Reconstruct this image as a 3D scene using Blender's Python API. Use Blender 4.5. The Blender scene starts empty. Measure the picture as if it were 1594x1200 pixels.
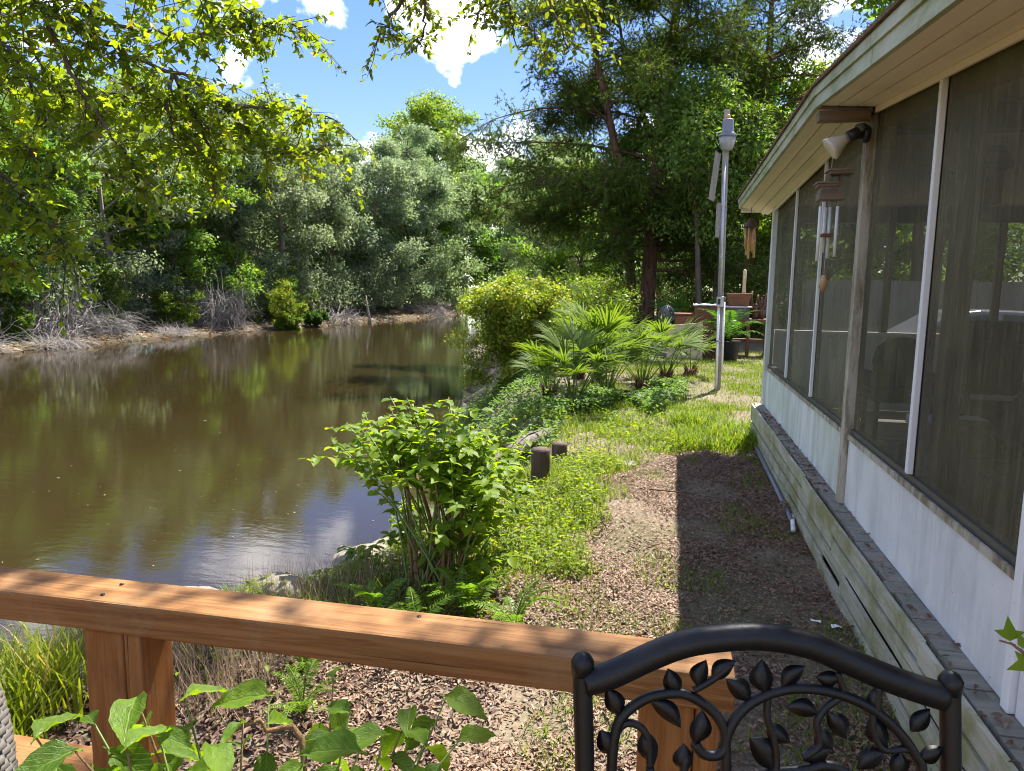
import bpy, math, random
import numpy as np
from mathutils import Vector, Matrix

# ------------------------------------------------------------------ camera, sky, sun
scn = bpy.context.scene
C = scn.collection
RAD = math.radians
CAMZ = 1.85
cam = bpy.data.cameras.new('camera')
cam.sensor_width = 36.0
cam.lens = 36.0 * 1130 / 1594
cam.clip_start = 0.02
cam.clip_end = 2000
camo = bpy.data.objects.new('camera', cam)
C.objects.link(camo)
camo.matrix_world = (Matrix.Translation((0, 0, CAMZ)) @ Matrix.Rotation(RAD(12), 4, 'Z')
                     @ Matrix.Rotation(RAD(90 - 7.86), 4, 'X') @ Matrix.Rotation(RAD(0.8), 4, 'Z'))
scn.camera = camo

SUN = Vector((0.22, 0.62, 1.0)).normalized()
SUN_EL = math.asin(SUN.z)
SUN_AZ = math.atan2(SUN.x, SUN.y)

world = bpy.data.worlds.new('World')
scn.world = world
world.use_nodes = True
nt = world.node_tree
nt.nodes.clear()
def wn(t, **k):
    n = nt.nodes.new(t)
    for a, b in k.items():
        setattr(n, a, b)
    return n
wo = wn('ShaderNodeOutputWorld')
bg = wn('ShaderNodeBackground')
bg.inputs['Strength'].default_value = 0.15
sky = wn('ShaderNodeTexSky', sky_type='NISHITA', sun_disc=False, sun_elevation=SUN_EL, sun_rotation=SUN_AZ,
         air_density=1.0, dust_density=0.15, ozone_density=3.0)
hs = wn('ShaderNodeHueSaturation')
hs.inputs['Saturation'].default_value = 1.75
hs.inputs['Value'].default_value = 0.62
hs.inputs['Hue'].default_value = 0.525
gm = wn('ShaderNodeGamma')          # evens out the range between zenith and horizon, lifting the overhead fill light
gm.inputs['Gamma'].default_value = 0.55
nt.links.new(sky.outputs[0], gm.inputs['Color'])
nt.links.new(gm.outputs[0], hs.inputs['Color'])
tc = wn('ShaderNodeTexCoord')
sx = wn('ShaderNodeSeparateXYZ')
nt.links.new(tc.outputs['Generated'], sx.inputs[0])
def mth(op, a, b):
    n = wn('ShaderNodeMath', operation=op)
    for i, v in enumerate((a, b)):
        if isinstance(v, (int, float)):
            n.inputs[i].default_value = v
        else:
            nt.links.new(v, n.inputs[i])
    return n.outputs[0]
cx_ = wn('ShaderNodeCombineXYZ')
nt.links.new(sx.outputs[0], cx_.inputs[0])
nt.links.new(sx.outputs[1], cx_.inputs[1])
nt.links.new(mth('ADD', mth('MULTIPLY', mth('MAXIMUM', sx.outputs[2], 0.0), 1.5), 8.5), cx_.inputs[2])
cn = wn('ShaderNodeTexNoise')
cn.inputs['Scale'].default_value = 4.6
cn.inputs['Detail'].default_value = 9
cn.inputs['Roughness'].default_value = 0.56
cn.inputs['Distortion'].default_value = 0.25
nt.links.new(cx_.outputs[0], cn.inputs['Vector'])
cr = wn('ShaderNodeValToRGB')
cr.color_ramp.elements[0].position = 0.54
cr.color_ramp.elements[1].position = 0.70
nt.links.new(cn.outputs[0], cr.inputs[0])
cm = wn('ShaderNodeMix', data_type='RGBA')
cm.inputs[7].default_value = (7.5, 7.2, 6.9, 1)
nt.links.new(cr.outputs[0], cm.inputs[0])
nt.links.new(hs.outputs[0], cm.inputs[6])
nt.links.new(cm.outputs[2], bg.inputs['Color'])
nt.links.new(bg.outputs[0], wo.inputs[0])

sl = bpy.data.lights.new('sun', 'SUN')
sl.energy = 2.9
sl.angle = RAD(0.53)
sl.color = (1.0, 0.95, 0.86)
so = bpy.data.objects.new('sun', sl)
C.objects.link(so)
so.location = (8, 20, 40)
so.rotation_euler = SUN.to_track_quat('Z', 'Y').to_euler()

vs = scn.view_settings
vs.view_transform = 'Standard'
vs.look = 'None'
vs.exposure = 2.45
vs.gamma = 1.0
vs.use_curve_mapping = False
cy = scn.cycles
cy.max_bounces = 12
cy.diffuse_bounces = 6
cy.glossy_bounces = 3
cy.transmission_bounces = 6
cy.transparent_max_bounces = 12
cy.caustics_reflective = False
cy.caustics_refractive = False
cy.sample_clamp_indirect = 6
cy.filter_width = 1.05
cy.use_denoising = True

# ------------------------------------------------------------------ node material helpers
def new_mat(name):
    m = bpy.data.materials.new(name)
    m.use_nodes = True
    m.node_tree.nodes.clear()
    return m, m.node_tree

class NB:
    def __init__(s, name):
        s.m, s.t = new_mat(name)
        s.out = s.n('ShaderNodeOutputMaterial')
    def n(s, t, **k):
        n = s.t.nodes.new(t)
        for a, b in k.items():
            setattr(n, a, b)
        return n
    def put(s, sock, v):
        if isinstance(v, (int, float)):
            sock.default_value = v
        elif isinstance(v, tuple):
            sock.default_value = v if len(v) == 4 or len(sock.default_value) == 3 else (*v, 1)
        else:
            s.t.links.new(v, sock)
    def coord(s, scale=(1, 1, 1), kind='Object'):
        c = s.n('ShaderNodeTexCoord')
        mp = s.n('ShaderNodeMapping')
        mp.inputs['Scale'].default_value = scale
        s.t.links.new(c.outputs[kind], mp.inputs[0])
        return mp.outputs[0]
    def wcoord(s, scale=(1, 1, 1)):
        g = s.n('ShaderNodeNewGeometry')
        mp = s.n('ShaderNodeMapping')
        mp.inputs['Scale'].default_value = scale
        s.t.links.new(g.outputs['Position'], mp.inputs[0])
        return mp.outputs[0]
    def noise(s, vec, scale, detail=5, rough=0.55, dist=0.0):
        n = s.n('ShaderNodeTexNoise')
        s.t.links.new(vec, n.inputs['Vector'])
        n.inputs['Scale'].default_value = scale
        n.inputs['Detail'].default_value = detail
        n.inputs['Roughness'].default_value = rough
        n.inputs['Distortion'].default_value = dist
        return n.outputs[0]
    def ramp(s, fac, stops):
        r = s.n('ShaderNodeValToRGB')
        e = r.color_ramp.elements
        while len(e) < len(stops):
            e.new(0.5)
        for i, (p, c) in enumerate(stops):
            e[i].position = p
            e[i].color = (*c, 1) if isinstance(c, tuple) else (c, c, c, 1)
        s.t.links.new(fac, r.inputs[0])
        return r.outputs[0]
    def mix(s, fac, a, b, blend='MIX'):
        n = s.n('ShaderNodeMix', data_type='RGBA', blend_type=blend)
        s.put(n.inputs[0], fac)
        s.put(n.inputs[6], a)
        s.put(n.inputs[7], b)
        return n.outputs[2]
    def math(s, op, a, b=0.0, clamp=False):
        n = s.n('ShaderNodeMath', operation=op, use_clamp=clamp)
        s.put(n.inputs[0], a)
        s.put(n.inputs[1], b)
        return n.outputs[0]
    def bump(s, h, strength=0.3, dist=0.01):
        n = s.n('ShaderNodeBump')
        n.inputs['Strength'].default_value = strength
        n.inputs['Distance'].default_value = dist
        s.t.links.new(h, n.inputs['Height'])
        return n.outputs[0]
    def bsdf(s, color, rough=0.6, spec=0.4, normal=None, metal=0.0):
        p = s.n('ShaderNodeBsdfPrincipled')
        s.put(p.inputs['Base Color'], color)
        s.put(p.inputs['Roughness'], rough)
        s.put(p.inputs['Specular IOR Level'], spec)
        s.put(p.inputs['Metallic'], metal)
        if normal is not None:
            s.t.links.new(normal, p.inputs['Normal'])
        return p.outputs[0]
    def done(s, sh):
        s.t.links.new(sh, s.out.inputs[0])
        return s.m

def leaf_mat(name, dark, light, warm, trans=0.35, rough=0.45, spec=0.35, tmul=(1.25, 1.35, 0.5)):
    """dark/light: colour range by each leaf's own tint; warm: colour of the few yellowing leaves."""
    b = NB(name)
    at = b.n('ShaderNodeAttribute', attribute_name='tint')
    f = at.outputs['Fac']
    col = b.ramp(f, [(0.0, dark), (0.48, light), (0.93, light), (1.0, warm)])
    oi = b.n('ShaderNodeObjectInfo')
    col = b.mix(1.0, col, oi.outputs['Color'], 'MULTIPLY')
    p = b.bsdf(col, rough, spec)
    tr = b.n('ShaderNodeBsdfTranslucent')
    tcol = b.mix(1.0, col, (*tmul, 1), 'MULTIPLY')
    b.t.links.new(tcol, tr.inputs[0])
    mx = b.n('ShaderNodeMixShader')
    mx.inputs[0].default_value = trans
    b.t.links.new(p, mx.inputs[1])
    b.t.links.new(tr.outputs[0], mx.inputs[2])
    return b.done(mx.outputs[0])

def bark_mat(name, c1, c2, sc=(14, 14, 2.2)):
    b = NB(name)
    v = b.coord(sc)
    n = b.noise(v, 1.0, 6, 0.65, 0.4)
    col = b.ramp(n, [(0.3, c1), (0.7, c2)])
    return b.done(b.bsdf(col, 0.9, 0.15, b.bump(n, 0.9, 0.03)))

def wood_mat(name, c1, c2, c3, axis=0, stain=None, rough=0.7, gs=1.0, spec=0.3, bumpd=0.002):
    b = NB(name)
    s = [60 * gs, 60 * gs, 60 * gs]
    s[axis] = 2.0 * gs
    v = b.wcoord(tuple(s))
    n = b.noise(v, 1.0, 6, 0.6, 0.6)
    s2 = [9, 9, 9]
    s2[axis] = 1.3
    n2 = b.noise(b.wcoord(tuple(s2)), 1.0, 5, 0.6, 0.8)
    col = b.ramp(n, [(0.3, c1), (0.55, c2), (0.75, c3)])
    col = b.mix(0.5, col, b.ramp(n2, [(0.3, c1), (0.7, c3)]))
    crk = b.ramp(b.noise(b.wcoord(tuple(x * 1.4 if i != axis else x * .35 for i, x in enumerate(s))), 1.0, 3, 0.5), [(0.27, 0.0), (0.33, 1.0)])
    col = b.mix(1.0, col, b.ramp(crk, [(0, (0.35, 0.3, 0.27)), (1, (1, 1, 1))]), 'MULTIPLY')
    if stain:
        n3 = b.noise(b.wcoord((3, 3, 3)), 1.2, 6, 0.65, 0.3)
        col = b.mix(b.ramp(n3, [(0.42, 0.0), (0.62, 0.85)]), col, stain)
    h = b.math('ADD', n, b.math('MULTIPLY', crk, 0.7))
    return b.done(b.bsdf(col, rough, spec, b.bump(h, 0.6, bumpd)))

def paint_mat(name, base, dirt, amt=(0.45, 0.7), vert=(9, 9, 0.9), rough=0.55, dirt2=None):
    b = NB(name)
    n = b.noise(b.wcoord(vert), 1.0, 6, 0.65, 0.2)
    n2 = b.noise(b.wcoord((2.2, 2.2, 2.2)), 1.0, 6, 0.6)
    col = b.mix(b.ramp(n, [(amt[0], 0.0), (amt[1], 0.9)]), base, dirt)
    if dirt2:
        col = b.mix(b.ramp(n2, [(0.45, 0.0), (0.66, 0.8)]), col, dirt2)
    fl = b.noise(b.wcoord((40, 40, 40)), 1.0, 3, 0.6)
    col = b.mix(b.ramp(fl, [(0.68, 0.0), (0.74, 0.6)]), col, (0.09, 0.08, 0.06, 1))
    return b.done(b.bsdf(col, rough, 0.3, b.bump(fl, 0.25, 0.002)))

def plain(name, col, rough=0.6, spec=0.4, metal=0.0, var=0.15, sc=14.0):
    b = NB(name)
    n = b.noise(b.coord((sc, sc, sc)), 1.0, 5, 0.6)
    d = tuple(c * (1 - var) for c in col)
    l = tuple(min(1, c * (1 + var)) for c in col)
    return b.done(b.bsdf(b.ramp(n, [(0.3, d), (0.7, l)]), rough, spec, b.bump(n, 0.15, 0.003), metal))

M = {}
LF = {}
# leaves: base colours, raised for the backlit tree crowns
LF['grey_tree'] = leaf_mat('grey green leaves', (0.090, 0.120, 0.068), (0.245, 0.295, 0.185), (0.28, 0.30, 0.13), 0.46, 0.55, 0.25, (1.35, 1.4, .85))
LF['tree'] = leaf_mat('green leaves', (0.058, 0.108, 0.026), (0.160, 0.245, 0.060), (0.25, 0.25, 0.04), 0.50, 0.55, 0.25, (1.35, 1.5, .55))
LF['maple'] = leaf_mat('maple leaves', (0.075, 0.115, 0.012), (0.180, 0.240, 0.022), (0.30, 0.22, 0.02), 0.60, 0.5, 0.2, (1.8, 1.75, .4))
LF['oak'] = leaf_mat('oak leaves', (0.055, 0.080, 0.012), (0.130, 0.170, 0.020), (0.19, 0.17, 0.02), 0.52, 0.45, 0.3, (1.9, 1.8, .4))
LF['cedar'] = leaf_mat('cedar sprays', (0.032, 0.056, 0.013), (0.085, 0.125, 0.022), (0.12, 0.13, 0.03), 0.44, 0.6, 0.2, (1.5, 1.5, .5))
LF['bush'] = leaf_mat('yellow green leaves', (0.075, 0.120, 0.016), (0.165, 0.225, 0.034), (0.36, 0.29, 0.04), 0.48, 0.5, 0.25, (1.4, 1.5, .45))
LF['shrub'] = leaf_mat('bright shrub leaves', (0.070, 0.135, 0.010), (0.175, 0.270, 0.016), (0.28, 0.30, 0.02), 0.58, 0.5, 0.25, (1.9, 1.75, .4))
LF['palm'] = leaf_mat('palmetto leaf', (0.060, 0.108, 0.018), (0.125, 0.190, 0.034), (0.25, 0.24, 0.08), 0.46, 0.6, 0.14, (1.5, 1.5, .4))
LF['grass'] = leaf_mat('grass blades', (0.065, 0.115, 0.010), (0.160, 0.225, 0.022), (0.30, 0.26, 0.10), 0.48, 0.5, 0.25, (1.5, 1.5, .45))
LF['litter'] = leaf_mat('fallen leaves', (0.105, 0.055, 0.033), (0.31, 0.200, 0.128), (0.42, 0.33, 0.24), 0.15, 0.55, 0.35, (1.1, 0.9, 0.6))
LF['dry'] = leaf_mat('dry stalks', (0.14, 0.090, 0.055), (0.32, 0.245, 0.165), (0.46, 0.39, 0.27), 0.2, 0.7, 0.2, (1.1, 0.95, 0.7))
LF['twig'] = leaf_mat('grey dead twigs', (0.17, 0.15, 0.135), (0.36, 0.33, 0.31), (0.42, 0.36, 0.30), 0.0, 0.8, 0.2)
def veined_leaf(name, dark, light):
    b = NB(name)
    at = b.n('ShaderNodeAttribute', attribute_name='tint')
    col = b.ramp(at.outputs['Fac'], [(0.0, dark), (0.7, light)])
    c = b.n('ShaderNodeTexCoord')
    sp = b.n('ShaderNodeSeparateXYZ')
    b.t.links.new(c.outputs['Object'], sp.inputs[0])
    ay = b.math('ABSOLUTE', sp.outputs[1])
    w = b.math('SINE', b.math('MULTIPLY', b.math('SUBTRACT', sp.outputs[0], b.math('MULTIPLY', ay, 0.75)), 52.0))
    side = b.ramp(w, [(0.86, 0.0), (0.99, 1.0)])
    mid = b.ramp(ay, [(0.012, 1.0), (0.035, 0.0)])
    v = b.math('MAXIMUM', side, mid)
    blot = b.noise(b.coord((5, 5, 5)), 1.0, 5, 0.65)
    col = b.mix(b.ramp(blot, [(0.35, 0.0), (0.7, 0.55)]), col, (dark[0] * 1.2, dark[1] * 1.1, dark[2], 1))
    col = b.mix(b.math('MULTIPLY', v, 0.55), col, (0.20, 0.30, 0.06, 1))
    oi = b.n('ShaderNodeObjectInfo')
    off = b.n('ShaderNodeVectorMath', operation='ADD')
    b.t.links.new(b.coord((9, 9, 9)), off.inputs[0])
    b.t.links.new(oi.outputs['Location'], off.inputs[1])
    sc_ = b.n('ShaderNodeVectorMath', operation='SCALE')
    b.t.links.new(oi.outputs['Location'], sc_.inputs[0])
    sc_.inputs['Scale'].default_value = 37.0
    b.t.links.new(sc_.outputs[0], off.inputs[1])
    spots_ = b.noise(off.outputs[0], 1.0, 4, 0.6)
    col = b.mix(b.ramp(spots_, [(0.66, 0.0), (0.71, 0.85)]), col, (0.13, 0.075, 0.025, 1))
    p = b.bsdf(col, 0.42, 0.3, b.bump(b.math('SUBTRACT', blot, v), 0.35, 0.02))
    tr = b.n('ShaderNodeBsdfTranslucent')
    b.t.links.new(b.mix(1.0, col, (1.9, 1.7, .4, 1), 'MULTIPLY'), tr.inputs[0])
    mx = b.n('ShaderNodeMixShader')
    mx.inputs[0].default_value = .52
    b.t.links.new(p, mx.inputs[1])
    b.t.links.new(tr.outputs[0], mx.inputs[2])
    return b.done(mx.outputs[0])
LF['plant'] = veined_leaf('glossy pot plant leaves', (0.050, 0.110, 0.008), (0.150, 0.260, 0.016))
LF['fern'] = leaf_mat('fern fronds', (0.055, 0.125, 0.014), (0.15, 0.240, 0.022), (0.24, 0.24, 0.03), 0.48)
M['bark'] = bark_mat('grey brown bark', (0.045, 0.033, 0.024), (0.17, 0.13, 0.10))
M['redbark'] = bark_mat('reddish bark', (0.05, 0.024, 0.016), (0.20, 0.115, 0.075))
M['palebark'] = bark_mat('pale bark', (0.16, 0.13, 0.10), (0.36, 0.31, 0.25))
M['stem'] = bark_mat('tan stems', (0.13, 0.075, 0.035), (0.30, 0.19, 0.09), (30, 30, 6))
M['greenstem'] = plain('green stems', (0.12, 0.17, 0.03), 0.5)
M['drift'] = bark_mat('driftwood', (0.05, 0.042, 0.036), (0.25, 0.21, 0.18), (11, 11, 11))
def rail_wood(name, axis, c1, c2, c3):
    b = NB(name)
    def sc(a, l):
        v = [a, a, a]
        v[axis] = l
        return tuple(v)
    n = b.noise(b.wcoord(sc(75, 2.2)), 1.0, 7, 0.65, 0.5)
    big = b.noise(b.wcoord(sc(16, .8)), 1.0, 5, 0.6, 1.6)
    band = b.math('SINE', b.math('MULTIPLY', big, 46.0))
    col = b.ramp(n, [(0.3, c1), (0.52, c2), (0.75, c3)])
    col = b.mix(b.ramp(band, [(0.2, 0.0), (1.0, 0.55)]), col, (c1[0] * 1.0, c1[1] * .9, c1[2] * .85, 1))
    wear = b.noise(b.wcoord((5, 5, 5)), 1.0, 7, 0.7, .4)
    col = b.mix(b.ramp(wear, [(0.50, 0.0), (0.68, 0.55)]), col, (0.30, 0.19, 0.095, 1))
    dark = b.noise(b.wcoord(sc(9, 2.5)), 1.7, 6, 0.7, .6)
    col = b.mix(b.ramp(dark, [(0.56, 0.0), (0.72, 0.5)]), col, (0.16, 0.075, 0.032, 1))
    vo = b.n('ShaderNodeTexVoronoi')
    b.t.links.new(b.wcoord(sc(7, 2.6)), vo.inputs['Vector'])
    vo.inputs['Scale'].default_value = 1.0
    knot = b.ramp(vo.outputs['Distance'], [(0.05, 1.0), (0.12, 0.0)])
    col = b.mix(b.math('MULTIPLY', knot, .8), col, (0.09, 0.035, 0.014, 1))
    chk = b.ramp(b.noise(b.wcoord(sc(120, 1.1)), 1.0, 4, 0.6, .25), [(0.295, 0.0), (0.335, 1.0)])
    col = b.mix(1.0, col, b.ramp(chk, [(0, (0.22, 0.17, 0.14)), (1, (1, 1, 1))]), 'MULTIPLY')
    h = b.math('ADD', b.math('MULTIPLY', n, .6), chk)
    return b.done(b.bsdf(col, .68, .25, b.bump(h, .8, .0025)))
M['cedarwood'] = rail_wood('stained rail wood', 0, (0.165, 0.068, 0.019), (0.265, 0.126, 0.040), (0.35, 0.182, 0.068))
M['cedarwood_v'] = rail_wood('stained post wood', 2, (0.20, 0.078, 0.020), (0.29, 0.122, 0.032), (0.35, 0.160, 0.050))
M['skirt'] = wood_mat('weathered skirt boards', (0.24, 0.225, 0.15), (0.44, 0.42, 0.31), (0.60, 0.58, 0.46), 1, stain=(0.235, 0.23, 0.085, 1))
M['floorwood'] = wood_mat('grey floor boards', (0.13, 0.125, 0.10), (0.22, 0.21, 0.17), (0.30, 0.29, 0.24), 0)
M['greypost'] = wood_mat('grey timber', (0.16, 0.14, 0.12), (0.29, 0.27, 0.24), (0.38, 0.36, 0.33), 2)
M['darkpost'] = wood_mat('dark rotting timber', (0.035, 0.022, 0.014), (0.085, 0.055, 0.035), (0.14, 0.10, 0.065), 2)
M['knee'] = paint_mat('streaked white paint', (0.74, 0.76, 0.74, 1), (0.36, 0.41, 0.34, 1), (0.44, 0.72), dirt2=(0.54, 0.60, 0.51, 1))
M['knee2'] = paint_mat('plain white paint', (0.76, 0.76, 0.75, 1), (0.45, 0.46, 0.43, 1), (0.46, 0.74), (6, 6, 1.2), dirt2=(0.60, 0.62, 0.62, 1))
M['fascia'] = paint_mat('algae green fascia paint', (0.43, 0.45, 0.29, 1), (0.22, 0.26, 0.09, 1), (0.38, 0.64), (2.0, 4.0, 18), dirt2=(0.52, 0.53, 0.41, 1))
M['soffit'] = paint_mat('beige soffit paint', (0.84, 0.76, 0.69, 1), (0.72, 0.64, 0.56, 1), (0.5, 0.8), (2, 2, 2))
M['trim'] = paint_mat('beige post paint', (0.46, 0.42, 0.33, 1), (0.17, 0.135, 0.085, 1), (0.44, 0.62), (14, 14, 3))
M['white'] = paint_mat('white strip paint', (0.78, 0.79, 0.78, 1), (0.45, 0.46, 0.42, 1), (0.58, 0.8))
M['darkframe'] = plain('bronze frame', (0.085, 0.080, 0.070), 0.45)
M['darkwood'] = wood_mat('dark porch timber', (0.05, 0.042, 0.03), (0.10, 0.085, 0.06), (0.14, 0.12, 0.09), 2)
M['ceiling'] = plain('porch ceiling', (0.34, 0.30, 0.25), 0.8)
M['roof'] = plain('brown shingles', (0.16, 0.11, 0.075), 0.9, 0.1, 0, 0.5, 30)
M['iron'] = plain('black cast metal', (0.008, 0.0078, 0.0075), 0.42, 0.3, 0, 0.35, 90)
M['steel'] = plain('grey conduit metal', (0.36, 0.37, 0.39), 0.4, 0.5, 0.6)
M['alum'] = plain('dull aluminium', (0.17, 0.175, 0.19), 0.45, 0.5, 0.4)
M['pvc'] = plain('white plastic pipe', (0.76, 0.76, 0.74), 0.4)
M['black'] = plain('black plastic', (0.018, 0.018, 0.018), 0.45)
M['beige_bulb'] = plain('frosted flood bulb', (0.62, 0.56, 0.46), 0.3)
M['bamboo'] = plain('bamboo', (0.46, 0.28, 0.12), 0.5, 0.4, 0, 0.3)
M['brownwood'] = wood_mat('brown furniture wood', (0.09, 0.035, 0.018), (0.18, 0.075, 0.035), (0.25, 0.11, 0.055), 0)
M['greyroofwood'] = wood_mat('weathered brown wood', (0.12, 0.085, 0.06), (0.22, 0.16, 0.11), (0.30, 0.23, 0.17), 0)
M['tan'] = plain('tan sheet', (0.52, 0.40, 0.23), 0.8)
M['concrete'] = plain('pale rock', (0.21, 0.188, 0.15), 0.9, 0.2, 0, 0.4, 7)
M['cloth'] = plain('pale cloth', (0.55, 0.55, 0.53), 0.9)
M['darkcloth'] = plain('dark upholstery', (0.030, 0.026, 0.022), 0.9)
M['greencer'] = plain('green ceramic', (0.07, 0.14, 0.09), 0.3)
M['wicker'] = plain('grey wicker', (0.10, 0.09, 0.08), 0.6)
M['terracotta'] = plain('brown clay pot', (0.28, 0.13, 0.07), 0.8)
M['fence'] = wood_mat('grey fence boards', (0.13, 0.125, 0.115), (0.20, 0.195, 0.185), (0.27, 0.265, 0.255), 2)
M['carpaint'] = plain('silver car paint', (0.25, 0.26, 0.28), 0.25, 0.5, 0.3, 0.03)
M['glass'] = plain('dark glass', (0.02, 0.024, 0.028), 0.08, 0.6)
M['paper'] = plain('white paper scrap', (0.8, 0.8, 0.78), 0.8)
M['orange'] = plain('amber plastic', (0.65, 0.30, 0.04), 0.35)
M['lens'] = plain('pale plastic lens', (0.26, 0.26, 0.25), 0.25)

def screen_material():
    b = NB('dusty insect screen')
    n = b.noise(b.wcoord((30, 48, 2.2)), 1.0, 7, 0.7, 0.3)
    n2 = b.noise(b.wcoord((1.4, 1.4, 1.0)), 1.0, 7, 0.65)
    n3 = b.noise(b.wcoord((260, 260, 260)), 1.0, 1, 0.5)
    col = b.ramp(n2, [(0.35, (0.075, 0.066, 0.042)), (0.65, (0.170, 0.155, 0.085))])
    col = b.mix(b.ramp(n, [(0.38, 0.0), (0.85, 0.42)]), col, (0.36, 0.32, 0.22, 1))
    op = b.math('ADD', b.math('MULTIPLY', b.mix(0.5, b.ramp(n, [(0.35, 0.0), (0.75, 1.0)]), b.ramp(n2, [(0.35, 0.0), (0.65, 1.0)])), 0.26), 0.44)
    op = b.math('ADD', op, b.math('MULTIPLY', b.ramp(n3, [(0.6, 0.0), (0.7, 1.0)]), 0.12), True)
    d = b.bsdf(col, 0.6, 0.2)
    tr = b.n('ShaderNodeBsdfTransparent')
    mx = b.n('ShaderNodeMixShader')
    b.t.links.new(op, mx.inputs[0])
    b.t.links.new(tr.outputs[0], mx.inputs[1])
    b.t.links.new(d, mx.inputs[2])
    return b.done(mx.outputs[0])
M['screen'] = screen_material()

def water_material():
    b = NB('brown river water')
    v = b.wcoord((1, 1, 1))
    n1 = b.noise(b.wcoord((1.0, 2.6, 1.0)), 2.6, 5, 0.6, 0.3)
    n2 = b.noise(b.wcoord((0.25, 0.25, 0.25)), 1.0, 3, 0.5)
    n3 = b.noise(v, 0.09, 3, 0.5)
    h = b.math('ADD', b.math('MULTIPLY', n1, b.ramp(n3, [(0.38, 0.25), (0.62, 1.0)])), b.math('MULTIPLY', n2, 0.5))
    col = b.ramp(n3, [(0.3, (0.0235, 0.0165, 0.0060)), (0.7, (0.0300, 0.0210, 0.0080))])
    sp = b.noise(b.wcoord((7, 7, 7)), 1.0, 2, 0.5)
    col = b.mix(b.ramp(sp, [(0.775, 0.0), (0.79, 0.7)]), col, (0.35, 0.32, 0.26, 1))
    p = b.n('ShaderNodeBsdfPrincipled')
    b.put(p.inputs['Base Color'], col)
    p.inputs['Roughness'].default_value = 0.035
    p.inputs['IOR'].default_value = 1.42
    b.t.links.new(b.bump(h, 0.085, 0.04), p.inputs['Normal'])
    return b.done(p.outputs[0])
M['water'] = water_material()

def ground_material():
    b = NB('soil with leaf crumbs')
    v = b.wcoord((1, 1, 1))
    n = b.noise(v, 1.1, 8, 0.65, 0.4)
    n2 = b.noise(v, 42.0, 5, 0.7, 0.5)
    n3 = b.noise(v, 0.35, 4, 0.6)
    col = b.ramp(n, [(0.3, (0.085, 0.062, 0.042)), (0.5, (0.16, 0.13, 0.095)), (0.68, (0.26, 0.225, 0.18))])
    sp = b.ramp(n2, [(0.32, (0.045, 0.03, 0.022)), (0.5, (0.20, 0.145, 0.095)), (0.7, (0.36, 0.27, 0.185))])
    col = b.mix(0.55, col, sp)
    g = b.n('ShaderNodeNewGeometry')
    sp3 = b.n('ShaderNodeSeparateXYZ')
    b.t.links.new(g.outputs['Position'], sp3.inputs[0])
    # mossy green away from the trodden strip and far down the yard
    mg = b.ramp(n3, [(0.40, 0.0), (0.62, 0.6)])
    col = b.mix(mg, col, (0.07, 0.085, 0.025, 1))
    # wet mud along the water
    wet = b.ramp(b.math('ADD', b.math('MULTIPLY', sp3.outputs[2], 1.0), 1.0), [(0.02, 1.0), (0.22, 0.0)])
    col = b.mix(wet, col, (0.050, 0.036, 0.022, 1))
    return b.done(b.bsdf(col, 0.9, 0.2, b.bump(b.math('ADD', n, n2), 0.5, 0.02)))
M['ground'] = ground_material()

# ------------------------------------------------------------------ object helpers
def children_offset(p):
    v = Vector((0, 0, 0))
    while p is not None:
        v += p.location
        p = p.parent
    return v

def tag(o, label=None, cat=None, group=None, kind=None):
    if label: o['label'] = label
    if cat: o['category'] = cat
    if group: o['group'] = group
    if kind: o['kind'] = kind
    return o

def thing(name, label, cat, loc=(0, 0, 0), group=None, rot=None):
    o = bpy.data.objects.new(name, None)
    o.empty_display_size = 0.1
    C.objects.link(o)
    o.location = loc
    if rot is not None:
        o.rotation_euler = rot
    return tag(o, label, cat, group)

def link_mesh(name, me, mat=None, parent=None, color=None, kind=None):
    o = bpy.data.objects.new(name, me)
    C.objects.link(o)
    if mat is not None and len(me.materials) == 0:
        me.materials.append(mat)
    if parent is not None:
        o.parent = parent
    if color:
        o.color = (*color, 1)
    if kind:
        o['kind'] = kind
    return o

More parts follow.
